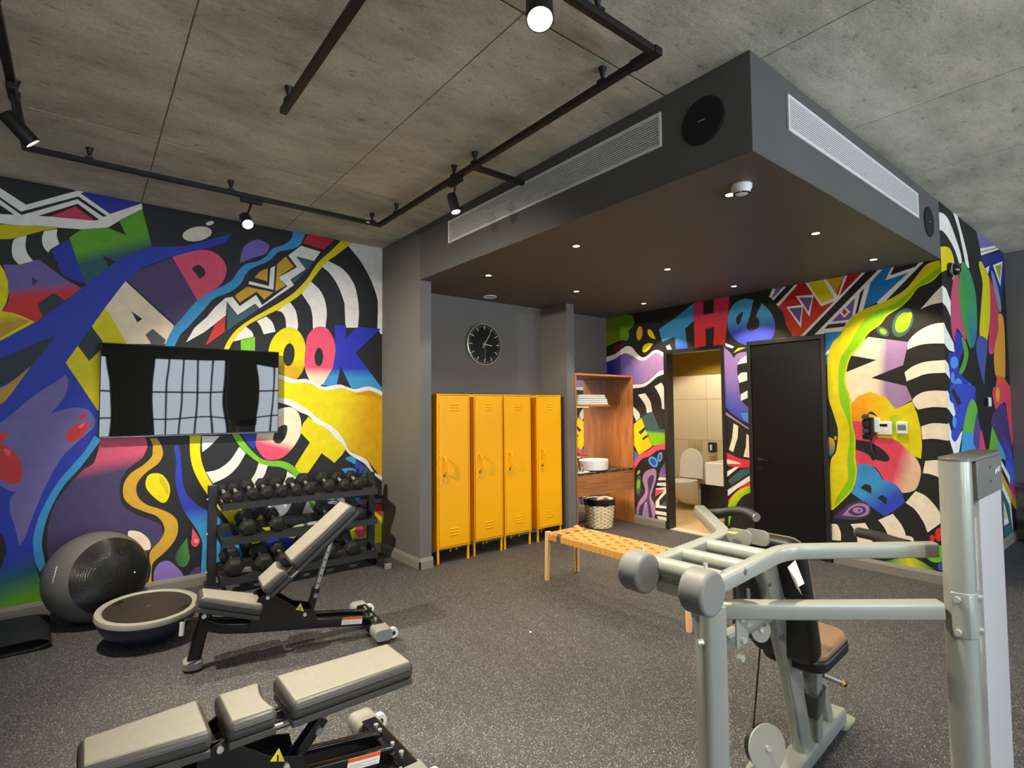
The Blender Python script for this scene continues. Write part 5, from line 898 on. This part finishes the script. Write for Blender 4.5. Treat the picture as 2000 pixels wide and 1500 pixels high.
wv2 = n.new('ShaderNodeTexWave'); wv2.inputs['Scale'].default_value = 60; mp2 = n.new('ShaderNodeMapping'); mp2.inputs['Rotation'].default_value = (.3, -.5, 1.4); l.new(tcx.outputs['Object'], mp2.inputs[0]); l.new(mp2.outputs[0], wv2.inputs['Vector'])
ad = n.new('ShaderNodeMath'); l.new(wv.outputs['Fac'], ad.inputs[0]); l.new(wv2.outputs['Fac'], ad.inputs[1]); bp_ = n.new('ShaderNodeBump'); bp_.inputs['Strength'].default_value = .5; bp_.inputs['Distance'].default_value = .003; l.new(ad.outputs[0], bp_.inputs['Height']); l.new(bp_.outputs[0], b_.inputs['Normal'])
MB().lathe([(max(1e-5, (br_+.0006)*sin(hb*i/20)), (br_+.0006)*cos(hb*i/20)) for i in range(21)], 64, q, False).build('black_shell', bm_, gb)
def on_ball(px, py):
    d = ray(px, py); o = EYE-bc; a = d.dot(d); b = 2*o.dot(d); c = o.dot(o)-(br_+.001)**2; t = (-b-math.sqrt(max(0, b*b-4*a*c)))/(2*a); return EYE+d*t-V((bc.x, bc.y, 0))
pts = [on_ball(111-k*.5+1.2*sin(k*2.1), 1106+k*1.9) for k in range(19)]
MB().tube(pts, .0022).build('logo_script', WHITE_PL, gb)
MB().ball(on_ball(263, 1118), .006, 10, 6).build('valve', WHITE_PL, gb)
bo = thing('balance_trainer', 'half-ball balance trainer lying platform up in front of the exercise ball', 'balance trainer', (.365, 4.30, 0))
Bt = M4.Translation((0, 0, .205)) @ M4.Rotation(R(5), 4, 'X') @ M4.Rotation(R(1), 4, 'Y')
BR = .288
MB().lathe([(.0001, -.195), (.10, -.19), (.19, -.155), (.25, -.10), (.275, -.05), (.28, -.018)], 64, Bt, False).build('dome', mat('navy dome vinyl', (36, 42, 62), .35), bo)
MB().lathe([(BR-.042, .012), (BR-.03, .020), (BR-.004, .016), (BR, .004), (BR, -.014), (BR-.012, -.024), (BR-.04, -.024)], 72, Bt, False).build('rim', mat('grey rim plastic', (150, 147, 136), .5), bo)
MB().lathe([(.0001, .010), (BR-.041, .012), (BR-.041, .0)], 72, Bt, False).build('platform', mat('dark platform', (44, 40, 37), .4, bump=(120, .2)), bo)
for s in (-1, 1):
    MB().cube((s*.215, .02, .012), (.03, .07, .012), Bt @ M4.Rotation(R(-38), 4, 'Z')).build('grip_recess', BLACK, bo, bevel=.004)
MB().lathe([(.0001, .018), (.016, .016), (.018, .011)], 20, Bt, False).build('plug', mat('plug', (66, 60, 54), .4), bo)
mt = thing('exercise_mat', 'black rubber mat folded over on itself at the left edge', 'mat', (-.49, 4.72, 0))
prof = smooth_path([(-.75, 0, .012), (-.2, 0, .010), (.12, 0, .014), (.30, 0, .018), (.365, 0, .045), (.30, 0, .075), (.10, 0, .078), (-.2, 0, .075), (-.75, 0, .10)], 6)
mb = MB(); nP = len(prof); nY = 7; vs = []
for j in range(nY):
    for th in (0, 1):
        for i, p in enumerate(prof):
            tt = (prof[min(i+1, nP-1)]-prof[max(i-1, 0)]).normalized(); nr = V((-tt.z, 0, tt.x)); yy = -.17+.5*j/(nY-1)
            qv = p+nr*(.004 if th else -.004); vs.append((qv.x-.05*(yy+.2), yy, max(.001, qv.z*(1+.12*sin(3*yy+2*p.x)*(p.z > .05)))))
row = 2*nP; fs = []
for j in range(nY-1):
    for i in range(nP-1):
        fs += [(j*row+i, j*row+i+1, (j+1)*row+i+1, (j+1)*row+i), (j*row+nP+i, (j+1)*row+nP+i, (j+1)*row+nP+i+1, j*row+nP+i+1)]
for j in (0, nY-1):
    for i in range(nP-1): fs.append((j*row+i, j*row+nP+i, j*row+nP+i+1, j*row+i+1))
mb.add(vs, fs, True); mb.build('mat_sheet', RUBBER, mt)
MB().box(-.25, .02, -.16, -.06, .0, .008).build('mat_underlayer', RUBBER, mt)

# ------------------------------------------------------------------ adjustable benches
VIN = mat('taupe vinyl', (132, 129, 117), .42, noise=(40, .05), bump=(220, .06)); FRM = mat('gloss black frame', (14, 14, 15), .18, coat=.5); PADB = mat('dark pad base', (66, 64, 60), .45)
VIN_SHADE = mat('shaded side vinyl', (70, 68, 63), .38, bump=(220, .06))  # same pad vinyl darkened: shade on the pad sides put into the colour
def pad(L, w0, w1, th, name, parent, M, notch=0):
    o = []
    n = 8
    out = [(0, -w0/2), (L, -w1/2)]
    if notch:
        for i in range(1, n): t_ = i/n; out.append((L-notch*sin(pi*t_)*.9, -w1/2+w1*t_))
    out += [(L, w1/2), (0, w0/2)]
    p = MB().prism(out, .012, th).build(name, VIN_SHADE, parent, bevel=min(.024, th*.42), seg=5); p.matrix_basis = M
    q_ = [(x*(L-.030)/L+.015, y*(1-.030/max(w0, w1))) for x, y in out]; MB().prism(q_, th-.010, th+.0022).build('top_panel', VIN, p, bevel=.009, seg=4)  # paler layer puts the lit top of the pad into the colour
    b = MB().prism([(x*(L-.012)/L+.006, y*.955) for x, y in out], -.012, .014).build('pad_base', PADB, p, bevel=.004)
    MB().tube([(.02, -w0/2-.001, th*.68), (L-.02, -w1/2-.001, th*.68)], .0022, smooth=True).build('piping', PADB, p); MB().tube([(.02, w0/2+.001, th*.68), (L-.02, w1/2+.001, th*.68)], .0022).build('piping', PADB, p)
    return p
def make_bench(label, x, y, yaw, ang, seat_ang):
    t = thing('weight_bench', label, 'weight bench', (x, y, 0), yaw, group='adjustable weight benches')
    pv = V((.37, 0, .345 if ang > 10 else .37))
    Mb = M4.Translation(pv) @ M4.Rotation(-R(ang), 4, 'Y')
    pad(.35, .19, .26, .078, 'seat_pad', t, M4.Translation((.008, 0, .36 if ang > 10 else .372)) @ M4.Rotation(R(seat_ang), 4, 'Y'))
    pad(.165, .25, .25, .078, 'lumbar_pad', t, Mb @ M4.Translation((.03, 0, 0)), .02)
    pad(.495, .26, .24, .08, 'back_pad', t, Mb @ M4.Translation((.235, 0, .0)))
    br = MB().box(-.02, .62, -.03, .03, -.05, -.012).build('back_frame', FRM, t, bevel=.004); br.matrix_basis = Mb
    for yy in (-.06, .06):
        r_ = MB().box(.05, .30, yy-.008, yy+.008, -.022, -.012).build('slide_rail', STEEL, t); r_.matrix_basis = Mb
    MB().tube([(.0, 0, .03), (.075, 0, .36)], rrect(.07, .055, .02), up=(0, 1, 0)).build('front_leg', FRM, t)
    ft = MB().prism(rrect(.10, .13, .045, 6), .012, .055).build('front_foot', CAPG, t, bevel=.006); MB().prism(rrect(.092, .122, .042, 6), 0, .014).build('rubber_sole', RUBBER, ft)
    for s in (-1, 1):
        MB().tube(smooth_path([(.05, s*.02, .26), (.12, s*.04, .225), (.25, s*.058, .20), (.5, s*.064, .165), (.8, s*.064, .12), (1.02, s*.064, .085)], 4), rrect(.034, .062, .008)).build('side_rail', FRM, t)
        pl = MB(); pp = [(.27, .17), (.33, .36), (.40, .385), (.47, .33), (.56, .26), (.66, .23), (.68, .15)]
        pl.add([(a, s*.084+b*.004, c) for b in (-1, 1) for a, c in pp], [tuple(range(7)), tuple(range(13, 6, -1))]+[(i, (i+1) % 7, 7+(i+1) % 7, 7+i) for i in range(7)]); pl.build('side_plate', FRM, t, bevel=.001)
        for bx, bz in ((.385, .36), (.60, .215)): MB().cyl((bx, s*.088, bz), (bx, s*.098, bz), .011, 14).build('bolt', CHROME, t)
        cp = MB().prism(rrect(.115, .078, .03, 5), -.062, .062, M4.Translation((1.04, s*.24, .06)) @ M4.Rotation(pi/2, 4, 'X')).build('end_cap', mat('bench end cap', (140, 140, 132), .5), t, bevel=.006)
        wh = MB().cyl((1.115, s*.25-.014, .045), (1.115, s*.25+.014, .045), .032, 24).build('wheel', WHITE_PL, t); MB().cyl((1.115, s*.25-.016, .045), (1.115, s*.25+.016, .045), .014, 16).build('hub', BLACK, wh)
        MB().cyl((1.0+.03, s*.06, .112), (1.03, s*.06, .122), .009, 12).build('bolt', CHROME, t); MB().cyl((1.04, s*.12, .1), (1.04, s*.12, .112), .01, 12).build('bolt', CHROME, t)
    MB().tube([(1.04, -.2, .07), (1.04, .2, .07)], rrect(.075, .06, .01)).build('rear_crossbar', FRM, t, bevel=0)
    bot = V((.63, 0, .16)); top = Mb @ V((.50 if ang > 10 else .42, 0, -.04)); k = (top-bot)
    slv = MB().tube([bot, bot+k.normalized()*.19], rrect(.045, .05, .008), up=(0, 1, 0)).build('post_sleeve', FRM, t)
    MB().cyl(bot+k.normalized()*.15+V((0, -.022, 0)), bot+k.normalized()*.15+V((0, -.05, 0)), .014, 18).build('pull_pin', CAPG, slv)
    po = MB().tube([bot+k.normalized()*.12, top], rrect(.028, .034, .006), up=(0, 1, 0)).build('ladder_post', STEEL, t)
    L = k.length
    for i in range(5):
        f = .22+.05*i
        if f+.03 < L: c_ = bot+k.normalized()*f; MB().cyl(c_+V((0, -.0178, 0)), c_+V((0, -.0172, 0)), .006, 12).build('pin_hole', BLACK, po)
    MB().tube(smooth_path([(.03, -.02, .29), (-.03, -.04, .30), (-.055, -.05, .285)], 4), .007).build('seat_lever', FRM, t); MB().cyl((-.055, -.05, .295), (-.06, -.065, .225), .013, 16).build('lever_grip', mat('pale grip', (188, 184, 172), .5), t)
    MB().cyl((.052, -.028, .30), (.052, -.042, .30), .013, 16).build('bolt', CHROME, t)
    st = MB().box(.83, .965, -.0825, -.0815, -.0225, .0225).build('warning_label', WHITE_PL, t); st.matrix_basis = M4.Translation((0, 0, .11)) @ M4.Translation((.9, 0, 0)) @ M4.Rotation(R(8.5), 4, 'Y') @ M4.Translation((-.9, 0, 0))
    ob = MB().box(.83, .965, -.0830, -.0824, .008, .0225).build('orange_band', mat('warning orange', (226, 96, 50), .5), st)
    for k_ in range(3): MB().box(.838, .89 if k_ % 2 else .955, -.0829, -.0824, -.004-k_*.006, -.002-k_*.006).build('print_line', mat('print grey', (150, 148, 146), .6), st)
    tr = MB(); tr.add([(.545, -.0885, .255), (.595, -.0885, .235), (.575, -.0885, .29)], [(0, 1, 2)]); tr.v += [(a, -.0895, c) for a, b, c in tr.v]; tr.f += [(5, 4, 3), (0, 3, 4, 1), (1, 4, 5, 2), (2, 5, 3, 0)]; tr.sm += [False]*4
    w_y = tr.build('hazard_triangle', mat('hazard yellow', (224, 206, 60), .5), t); MB().box(.568, .574, -.0900, -.0894, .245, .268).build('hazard_mark', BLACK, w_y)
    return t
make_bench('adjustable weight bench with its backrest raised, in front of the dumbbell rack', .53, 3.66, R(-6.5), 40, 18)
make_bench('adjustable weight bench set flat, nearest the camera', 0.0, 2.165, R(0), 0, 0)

# ------------------------------------------------------------------ shoulder press machine
SIL = mat('silver frame enamel', (150, 153, 144), .32, .25, coat=.3); MGR = mat('grey weight urethane', (112, 112, 108), .5); DGR = mat('dark grey cap', (84, 84, 78), .45); SHR = mat('frosted shroud', (176, 174, 176), .3); PAD_B = mat('black pad vinyl', (20, 20, 20), .45); TAN = mat('tan seat vinyl', (146, 116, 88), .45); GRIP = mat('black grip', (42, 42, 40), .5, bump=(200, .1))
ma = thing('shoulder_press_machine', 'silver shoulder press machine with round grey counterweights and a weight tower', 'exercise machine', (1.95, .95, 0)); mo = V((1.95, .95, 0))
def mtube(name, pts, prof, m=SIL, up=(0, 0, 1), sm=0, parent=None):
    P_ = [V(p)-mo for p in pts]
    if sm: P_ = smooth_path(P_, sm)
    return MB().tube(P_, prof, up=up).build(name, m, parent or ma, sharp=24)
def mcyl(name, a, b, r, m=SIL, n=28, bevel=0, parent=None): return MB().cyl(V(a)-mo, V(b)-mo, r, n).build(name, m, parent or ma, bevel=bevel)
RT = rrect(.046, .050, .009, 3); RA = rrect(.038, .044, .008, 3)
def bend(a, b, c, rr=.06, n=5):
    a, b, c = V(a), V(b), V(c); p, q = b+(a-b).normalized()*rr, b+(c-b).normalized()*rr
    return [a]+[p*(1-t)**2+b*2*t*(1-t)+q*t*t for t in [i/n for i in range(n+1)]]+[c]
w1c, w2c = V((1.325, 1.055, 1.003)), V((1.297, .826, 1.008))
e1, e2 = at_d(1367, 998, 2.36), at_d(1826, 1073, 1.62)
b1, b2 = at_d(1418, 1050, 1.90), at_d(1528, 1077, 1.66)
a1 = mtube('press_arm', bend(w1c+V((.045, 0, .0)), b1, e1), RT); a2 = mtube('press_arm', bend(w2c+V((.045, 0, 0)), b2, e2), RA)
for wc, lab in ((w1c, 0), (w2c, 1)):
    wt_ = MB().cyl(wc-mo+V((0, .036, 0)), wc-mo+V((0, -.036, 0)), .0595, 48).build('counterweight', MGR, ma, bevel=.009, seg=3)
    MB().cyl(wc-mo+V((.02, .0, .055)), wc-mo+V((.02, 0, .07)), .006, 12).build('bolt', CHROME, wt_)
for k, (xx, rr) in enumerate(((1.40, .03), (1.53, .026), (1.66, .026))):
    za = 1.003+(b1.z-1.003)*(xx-1.325)/(b1.x-1.325)
    mcyl('cross_tube', (xx, 1.055, za), (xx, .826, za+.003), rr)
    if k == 0: MB().box(xx-.02-mo.x, xx+.02-mo.x, .846-mo.y, 1.035-mo.y, za-.07, za).build('counterweight_plate', SIL, ma, bevel=.004)
for yy in (.955, .915):
    p = MB().prism(rrect(.05, .085, .02), -.004, .004, M4.Translation(V((1.73+(.955-yy)*.9, yy, 1.062))-mo) @ M4.Rotation(pi/2, 4, 'Y')).build('stop_plate', SIL, ma)
MB().box(1.70-mo.x, 1.72-mo.x, .955-mo.y, .985-mo.y, 1.075, 1.0765).build('yellow_sticker', mat('sticker yellow', (225, 215, 70), .5), ma)
# grips
h1a, h1b = at_d(1384, 1003, 2.34), at_d(1476, 1010, 2.12)
g1 = mtube('grip', [h1a, at_d(1410, 1001, 2.3), at_d(1440, 998, 2.22), at_d(1462, 1002, 2.16), h1b], .0165*1.15, GRIP, sm=5); mcyl('grip_cap', h1b, h1b+(h1b-at_d(1462, 1002, 2.16)).normalized()*.006, .0175, STEEL, parent=g1)
h2a, h2b = at_d(1775, 1066, 1.72), at_d(1678, 1040, 2.02)
g2 = mtube('grip', [h2a, at_d(1745, 1058, 1.82), at_d(1715, 1048, 1.92), h2b], .0185, GRIP, sm=5); mcyl('grip_cap', h2b, h2b+(h2b-at_d(1715, 1048, 1.92)).normalized()*.006, .0175, STEEL, parent=g2)
MB().ball(at_d(1455, 1117, 1.52)-mo, .011, 12, 8, (1, .35, 1)).build('hole_plug', DGR, ma)
# posts and beams
fp_ = (1.495, .925)
mtube('front_post', [(fp_[0], fp_[1], .03), (fp_[0], fp_[1], .5), (fp_[0], fp_[1], .905)], rrect(.082, .075, .02), up=(1, -.6, 0))
MB().prism(rrect(.16, .12, .03), 0, .03, M4.Translation(V((fp_[0], fp_[1], 0))-mo)).build('front_foot', SIL, ma, bevel=.004)
cx_, cy_c = 1.966, .427
zb = .893
mtube('lower_beam', [(1.47, .975, zb-.01), (1.52, .90, zb-.004), (1.60, .812, zb), (1.74, .665, zb+.008), (cx_-.035, cy_c+.04, zb+.02)], RT, sm=5)
# tower
col = MB().prism(rrect(.086, .072, .033, 7), 0, 1.337, M4.Translation(V((cx_, cy_c, 0))-mo) @ M4.Rotation(R(2), 4, 'Z'), smooth=True).build('tower_column', SIL, ma)
capo = [(.02, -.037)]+[(-.006-.037*cos(a), -.037*sin(a)) for a in [R(90-15*i) for i in range(13)]]+[(.37, .036), (.415, .0), (.40, -.036), (.05, -.041)]
cap_ = MB().prism(capo, 1.334, 1.347, M4.Translation(V((cx_, cy_c, 0))-mo)).build('tower_cap', DGR, ma, bevel=.003)
MB().prism([(.05, .034), (.05, -.040), (.399, -.0355), (.413, 0), (.368, .034)], 1.222, 1.335, M4.Translation(V((cx_, cy_c, 0))-mo)).build('cap_skirt', DGR, ma, bevel=.003)
MB().prism([(.075, .03), (.075, -.036), (.2, -.039), (.37, -.035), (.38, .0), (.37, .03)], .04, 1.223, M4.Translation(V((cx_, cy_c, 0))-mo), smooth=True).build('shroud', SHR, ma)
MB().prism([(.382, .03), (.382, -.032), (.396, -.032), (.396, .03)], .04, 1.223, M4.Translation(V((cx_, cy_c, 0))-mo)).build('shroud_edge', mat('mauve edge', (128, 104, 128), .4), ma)
for zz in (1.305, 1.262): MB().cyl(V((cx_+.22, cy_c-.0365, zz))-mo, V((cx_+.22, cy_c-.0395, zz))-mo, .0045, 12).build('screw_hole', BLACK, cap_)
sg = smooth_path([V((cx_+.28+.1*i/9, cy_c-.0372+.002*i/9, 1.283+.009*((-1)**i)+.001*i))-mo for i in range(10)], 4)
MB().tube(sg, .0011).build('logo_script', STEEL, ma); MB().tube(smooth_path([V((cx_+.27+.04*i, cy_c-.0375+.001*i, 1.258+.006*sin(pi*i/2)))-mo for i in range(3)], 5), .0011).build('logo_swoosh', STEEL, ma)
# beam bracket on the column
br_o = [(-.0405, .012), (-.0405, -.006), (-.033, -.024), (-.014, -.0342), (.03, -.0345), (.03, -.039), (-.016, -.039), (-.037, -.028), (-.0455, -.008), (-.0455, .012)]
bk_ = MB().prism(br_o, zb-.044, zb+.08, M4.Translation(V((cx_, cy_c, 0))-mo)).build('beam_bracket', SIL, ma, bevel=.0015)
for zz in (-.045, .045):
    MB().cyl(V((cx_+.012, cy_c-.039, zb+.018+zz))-mo, V((cx_+.012, cy_c-.048, zb+.018+zz))-mo, .010, 16).build('bolt', CHROME, bk_); MB().cyl(V((cx_-.0455, cy_c-.003, zb+.018+zz))-mo, V((cx_-.059, cy_c-.003, zb+.018+zz))-mo, .008, 14).build('bolt', CHROME, bk_)
# post bracket
pbk = MB().box(1.532-mo.x, 1.60-mo.x, .862-mo.y, .868-mo.y, .78, .90).build('post_bracket', SIL, ma, bevel=.002)
for xx, zz in ((1.555, .865), (1.56, .80), (1.548, .75)): MB().cyl(V((xx, .868, zz))-mo, V((xx, .852, zz))-mo, .010, 14).build('bolt', CHROME, pbk)
MB().cyl(V((fp_[0]-.04, fp_[1]+.0, .80))-mo, V((fp_[0]-.055, fp_[1]+.01, .80))-mo, .009, 12).build('bolt', CHROME, ma)
mtube('strut', [(1.52, .93, .77), (1.95, 1.0, .73)], .024)
# base
mtube('base_beam', [(1.46, .96, .055), (2.05, 1.03, .055), (2.80, 1.09, .055)], rrect(.085, .07, .012))
MB().prism(rrect(.14, .10, .03), 0, .014, M4.Translation(V((2.84, 1.09, 0))-mo)).build('foot_plate', SIL, ma); MB().prism(rrect(.12, .09, .03), 0, .012, M4.Translation(V((1.46, .96, .0))-mo)).build('foot_plate', SIL, ma)
up_ = mtube('rear_upright', [at_d(1492, 1100, 1.98), at_d(1512, 1180, 2.03), at_d(1540, 1300, 2.16), (2.36, 1.05, .08)], rrect(.05, .095, .014), up=(1, 0, .3), sm=4)
for px_, py_, dd in ((1503, 1140, 1.96), (1528, 1245, 2.04)):
    c_ = at_d(px_, py_, dd)-mo; MB().ball(c_, .012, 12, 8, (1, .5, 1)).build('hole_plug', DGR, up_)
mtube('weld_bracket', [(1.93, 1.0, .73), (2.16, 1.0, .76)], rrect(.05, .05, .01))
# seat
bp_c = V((2.13, 1.03, .76))
Mp = M4.Translation(bp_c-mo) @ M4.Rotation(R(-14), 4, 'Y')
MB().prism(rrect(.50, .27, .06, 5), -.035, .03, Mp @ M4.Rotation(pi/2, 4, 'Y')).build('back_pad', PAD_B, ma, bevel=.025, seg=4)
MB().prism(rrect(.48, .25, .06, 5), .02, .05, Mp @ M4.Rotation(pi/2, 4, 'Y')).build('front_cushion', mat('taupe cushion', (128, 112, 96), .45), ma, bevel=.014, seg=4)
Ms = M4.Translation(V((2.36, 1.03, .50))-mo) @ M4.Rotation(R(-6), 4, 'Y')
sp2 = MB().prism(rrect(.30, .25, .07, 6), .02, .055, Ms).build('seat_pad', TAN, ma, bevel=.014, seg=4); MB().prism(rrect(.308, .258, .07, 6), -.02, .028, Ms).build('seat_edge', PAD_B, sp2, bevel=.012, seg=3)
mtube('seat_post', [(2.35, 1.0, .47), (2.46, 1.05, .09)], rrect(.06, .06, .01), up=(0, 1, 0)); mtube('seat_sleeve', [(2.39, 1.015, .33), (2.43, 1.04, .22)], rrect(.085, .075, .012), DGR, up=(0, 1, 0))
mtube('seat_rear_leg', [(2.50, 1.05, .36), (2.66, 1.08, .09)], rrect(.06, .05, .012), up=(0, 1, 0))
l0, l1 = at_d(1607, 1318, 2.22), at_d(1641, 1332, 2.22); lv = mcyl('seat_lever', l0, l1, .011, SIL, 16); mcyl('lever_band', l1, l1+(l1-l0)*.18, .0125, mat('lever yellow', (235, 170, 20), .4), 16, parent=lv); mcyl('lever_tip', l1+(l1-l0)*.18, l1+(l1-l0)*.3, .0125, BLACK, 16, parent=lv)
# pulleys and cable
pc = at_d(1497, 1460, 1.92); pd = V((-.35, -.92, .18)).normalized()
pu = mcyl('pulley_cover', pc, pc+pd*.006, .078, mat('pulley steel', (186, 188, 180), .22, .5), 44); mcyl('bolt', pc+pd*.006, pc+pd*.014, .010, CHROME, 14, parent=pu); mcyl('pulley_wheel', pc-pd*.03, pc-pd*.004, .07, BLACK, 36)
mtube('pulley_bracket', [pc+V((-.05, .02, -.10)), pc+V((.0, .03, -.10)), pc+V((.10, .04, -.13))], rrect(.07, .05, .008))
p2 = at_d(1484, 1230, 1.94); pu2 = mcyl('pulley_cover', p2, p2+pd*.006, .042, SIL, 40); mcyl('pulley_wheel', p2-pd*.03, p2-pd*.004, .040, BLACK, 36); mcyl('bolt', p2+pd*.006, p2+pd*.012, .008, CHROME, 12, parent=pu2)
mtube('cable', [at_d(1485, 1262, 1.96), at_d(1471, 1425, 1.94)], .0032, mat('cable sheath', (34, 26, 24), .4))
mcyl('cable_anchor', at_d(1461, 1150, 1.9), at_d(1463, 1182, 1.9), .006, STEEL, 12)
MB().prism([(-.11, -.12), (.05, -.16), (.06, .02), (.0, .12), (-.10, .06)], -.01, .01, M4.Translation(at_d(1462, 1165, 2.02)-mo) @ M4.Rotation(pi/2, 4, 'X')).build('rear_guard', BLACK, ma, bevel=.01)
# hanging tag
tg0 = at_d(1548, 1125, 1.90); mtg = mat('white paper', (224, 224, 224), .7)
tgm = MB(); T_ = [V(at_d(*a)) - mo for a in ((1553, 1094, 1.96), (1538, 1108, 1.94), (1556, 1148, 1.92), (1571, 1140, 1.93))]; T2 = [V(at_d(*a))-mo for a in ((1538, 1108, 1.94), (1553, 1130, 1.91), (1566, 1162, 1.9), (1556, 1148, 1.92))]
for q_ in (T_, T2):
    nrm = (q_[1]-q_[0]).cross(q_[2]-q_[0]).normalized()*.0008; tgm.add([*q_, *(v+nrm for v in q_)], [(0, 1, 2, 3), (7, 6, 5, 4), (0, 4, 5, 1), (1, 5, 6, 2), (2, 6, 7, 3), (3, 7, 4, 0)])
tgm.build('instruction_tag', mtg, ma)
# ------------------------------------------------------------------ odds and ends
t = thing('floor_screw', 'tiny pale screw cap lying on the rubber floor', 'screw', (2.369, 2.798, 0)); MB().lathe([(.008, 0), (.008, .004), (.004, .008), (.0001, .009)], 14).build('cap', WHITE_PL, t)
pp = thing('potted_plant', 'dark bushy plant at the right edge beside the corner wall', 'plant', (8.02, 1.02, 0))
MB().lathe([(.10, 0), (.13, .22), (.135, .25), (.12, .25), (.115, .2), (.0001, .2)], 24).build('pot', mat('brown pot', (70, 50, 34), .6), pp)
LF = mat('dark leaf', (52, 56, 40), .5); LF2 = mat('pale leaf', (150, 146, 130), .6); lm = None
for i in range(70):
    a = random.uniform(0, 2*pi); el = random.uniform(.15, 1.4); r0 = random.uniform(.05, .22); zb_ = random.uniform(.25, .62)
    if lm is None:
        m_ = MB(); m_.add([(0, 0, 0), (.05, -.016, .008), (.11, 0, -.004), (.05, .016, .008), (.05, 0, .002)], [(0, 1, 4), (1, 2, 4), (2, 3, 4), (3, 0, 4)], True); lo = m_.build('leaf', LF, pp); lm = lo.data
        lm2 = lm.copy(); lm2.materials.clear(); lm2.materials.append(LF2)
    else:
        lo = bpy.data.objects.new('leaf', lm2 if i % 6 == 0 else lm); COL.objects.link(lo); lo.parent = pp
    lo.matrix_basis = M4.Translation((.6*r0*cos(a), .6*r0*sin(a), zb_)) @ M4.Rotation(a, 4, 'Z') @ M4.Rotation(-el*.7, 4, 'Y')
MB().cyl((0, 0, .2), (0, 0, .55), .01, 8).build('stem', mat('stem', (80, 60, 40), .7), pp)
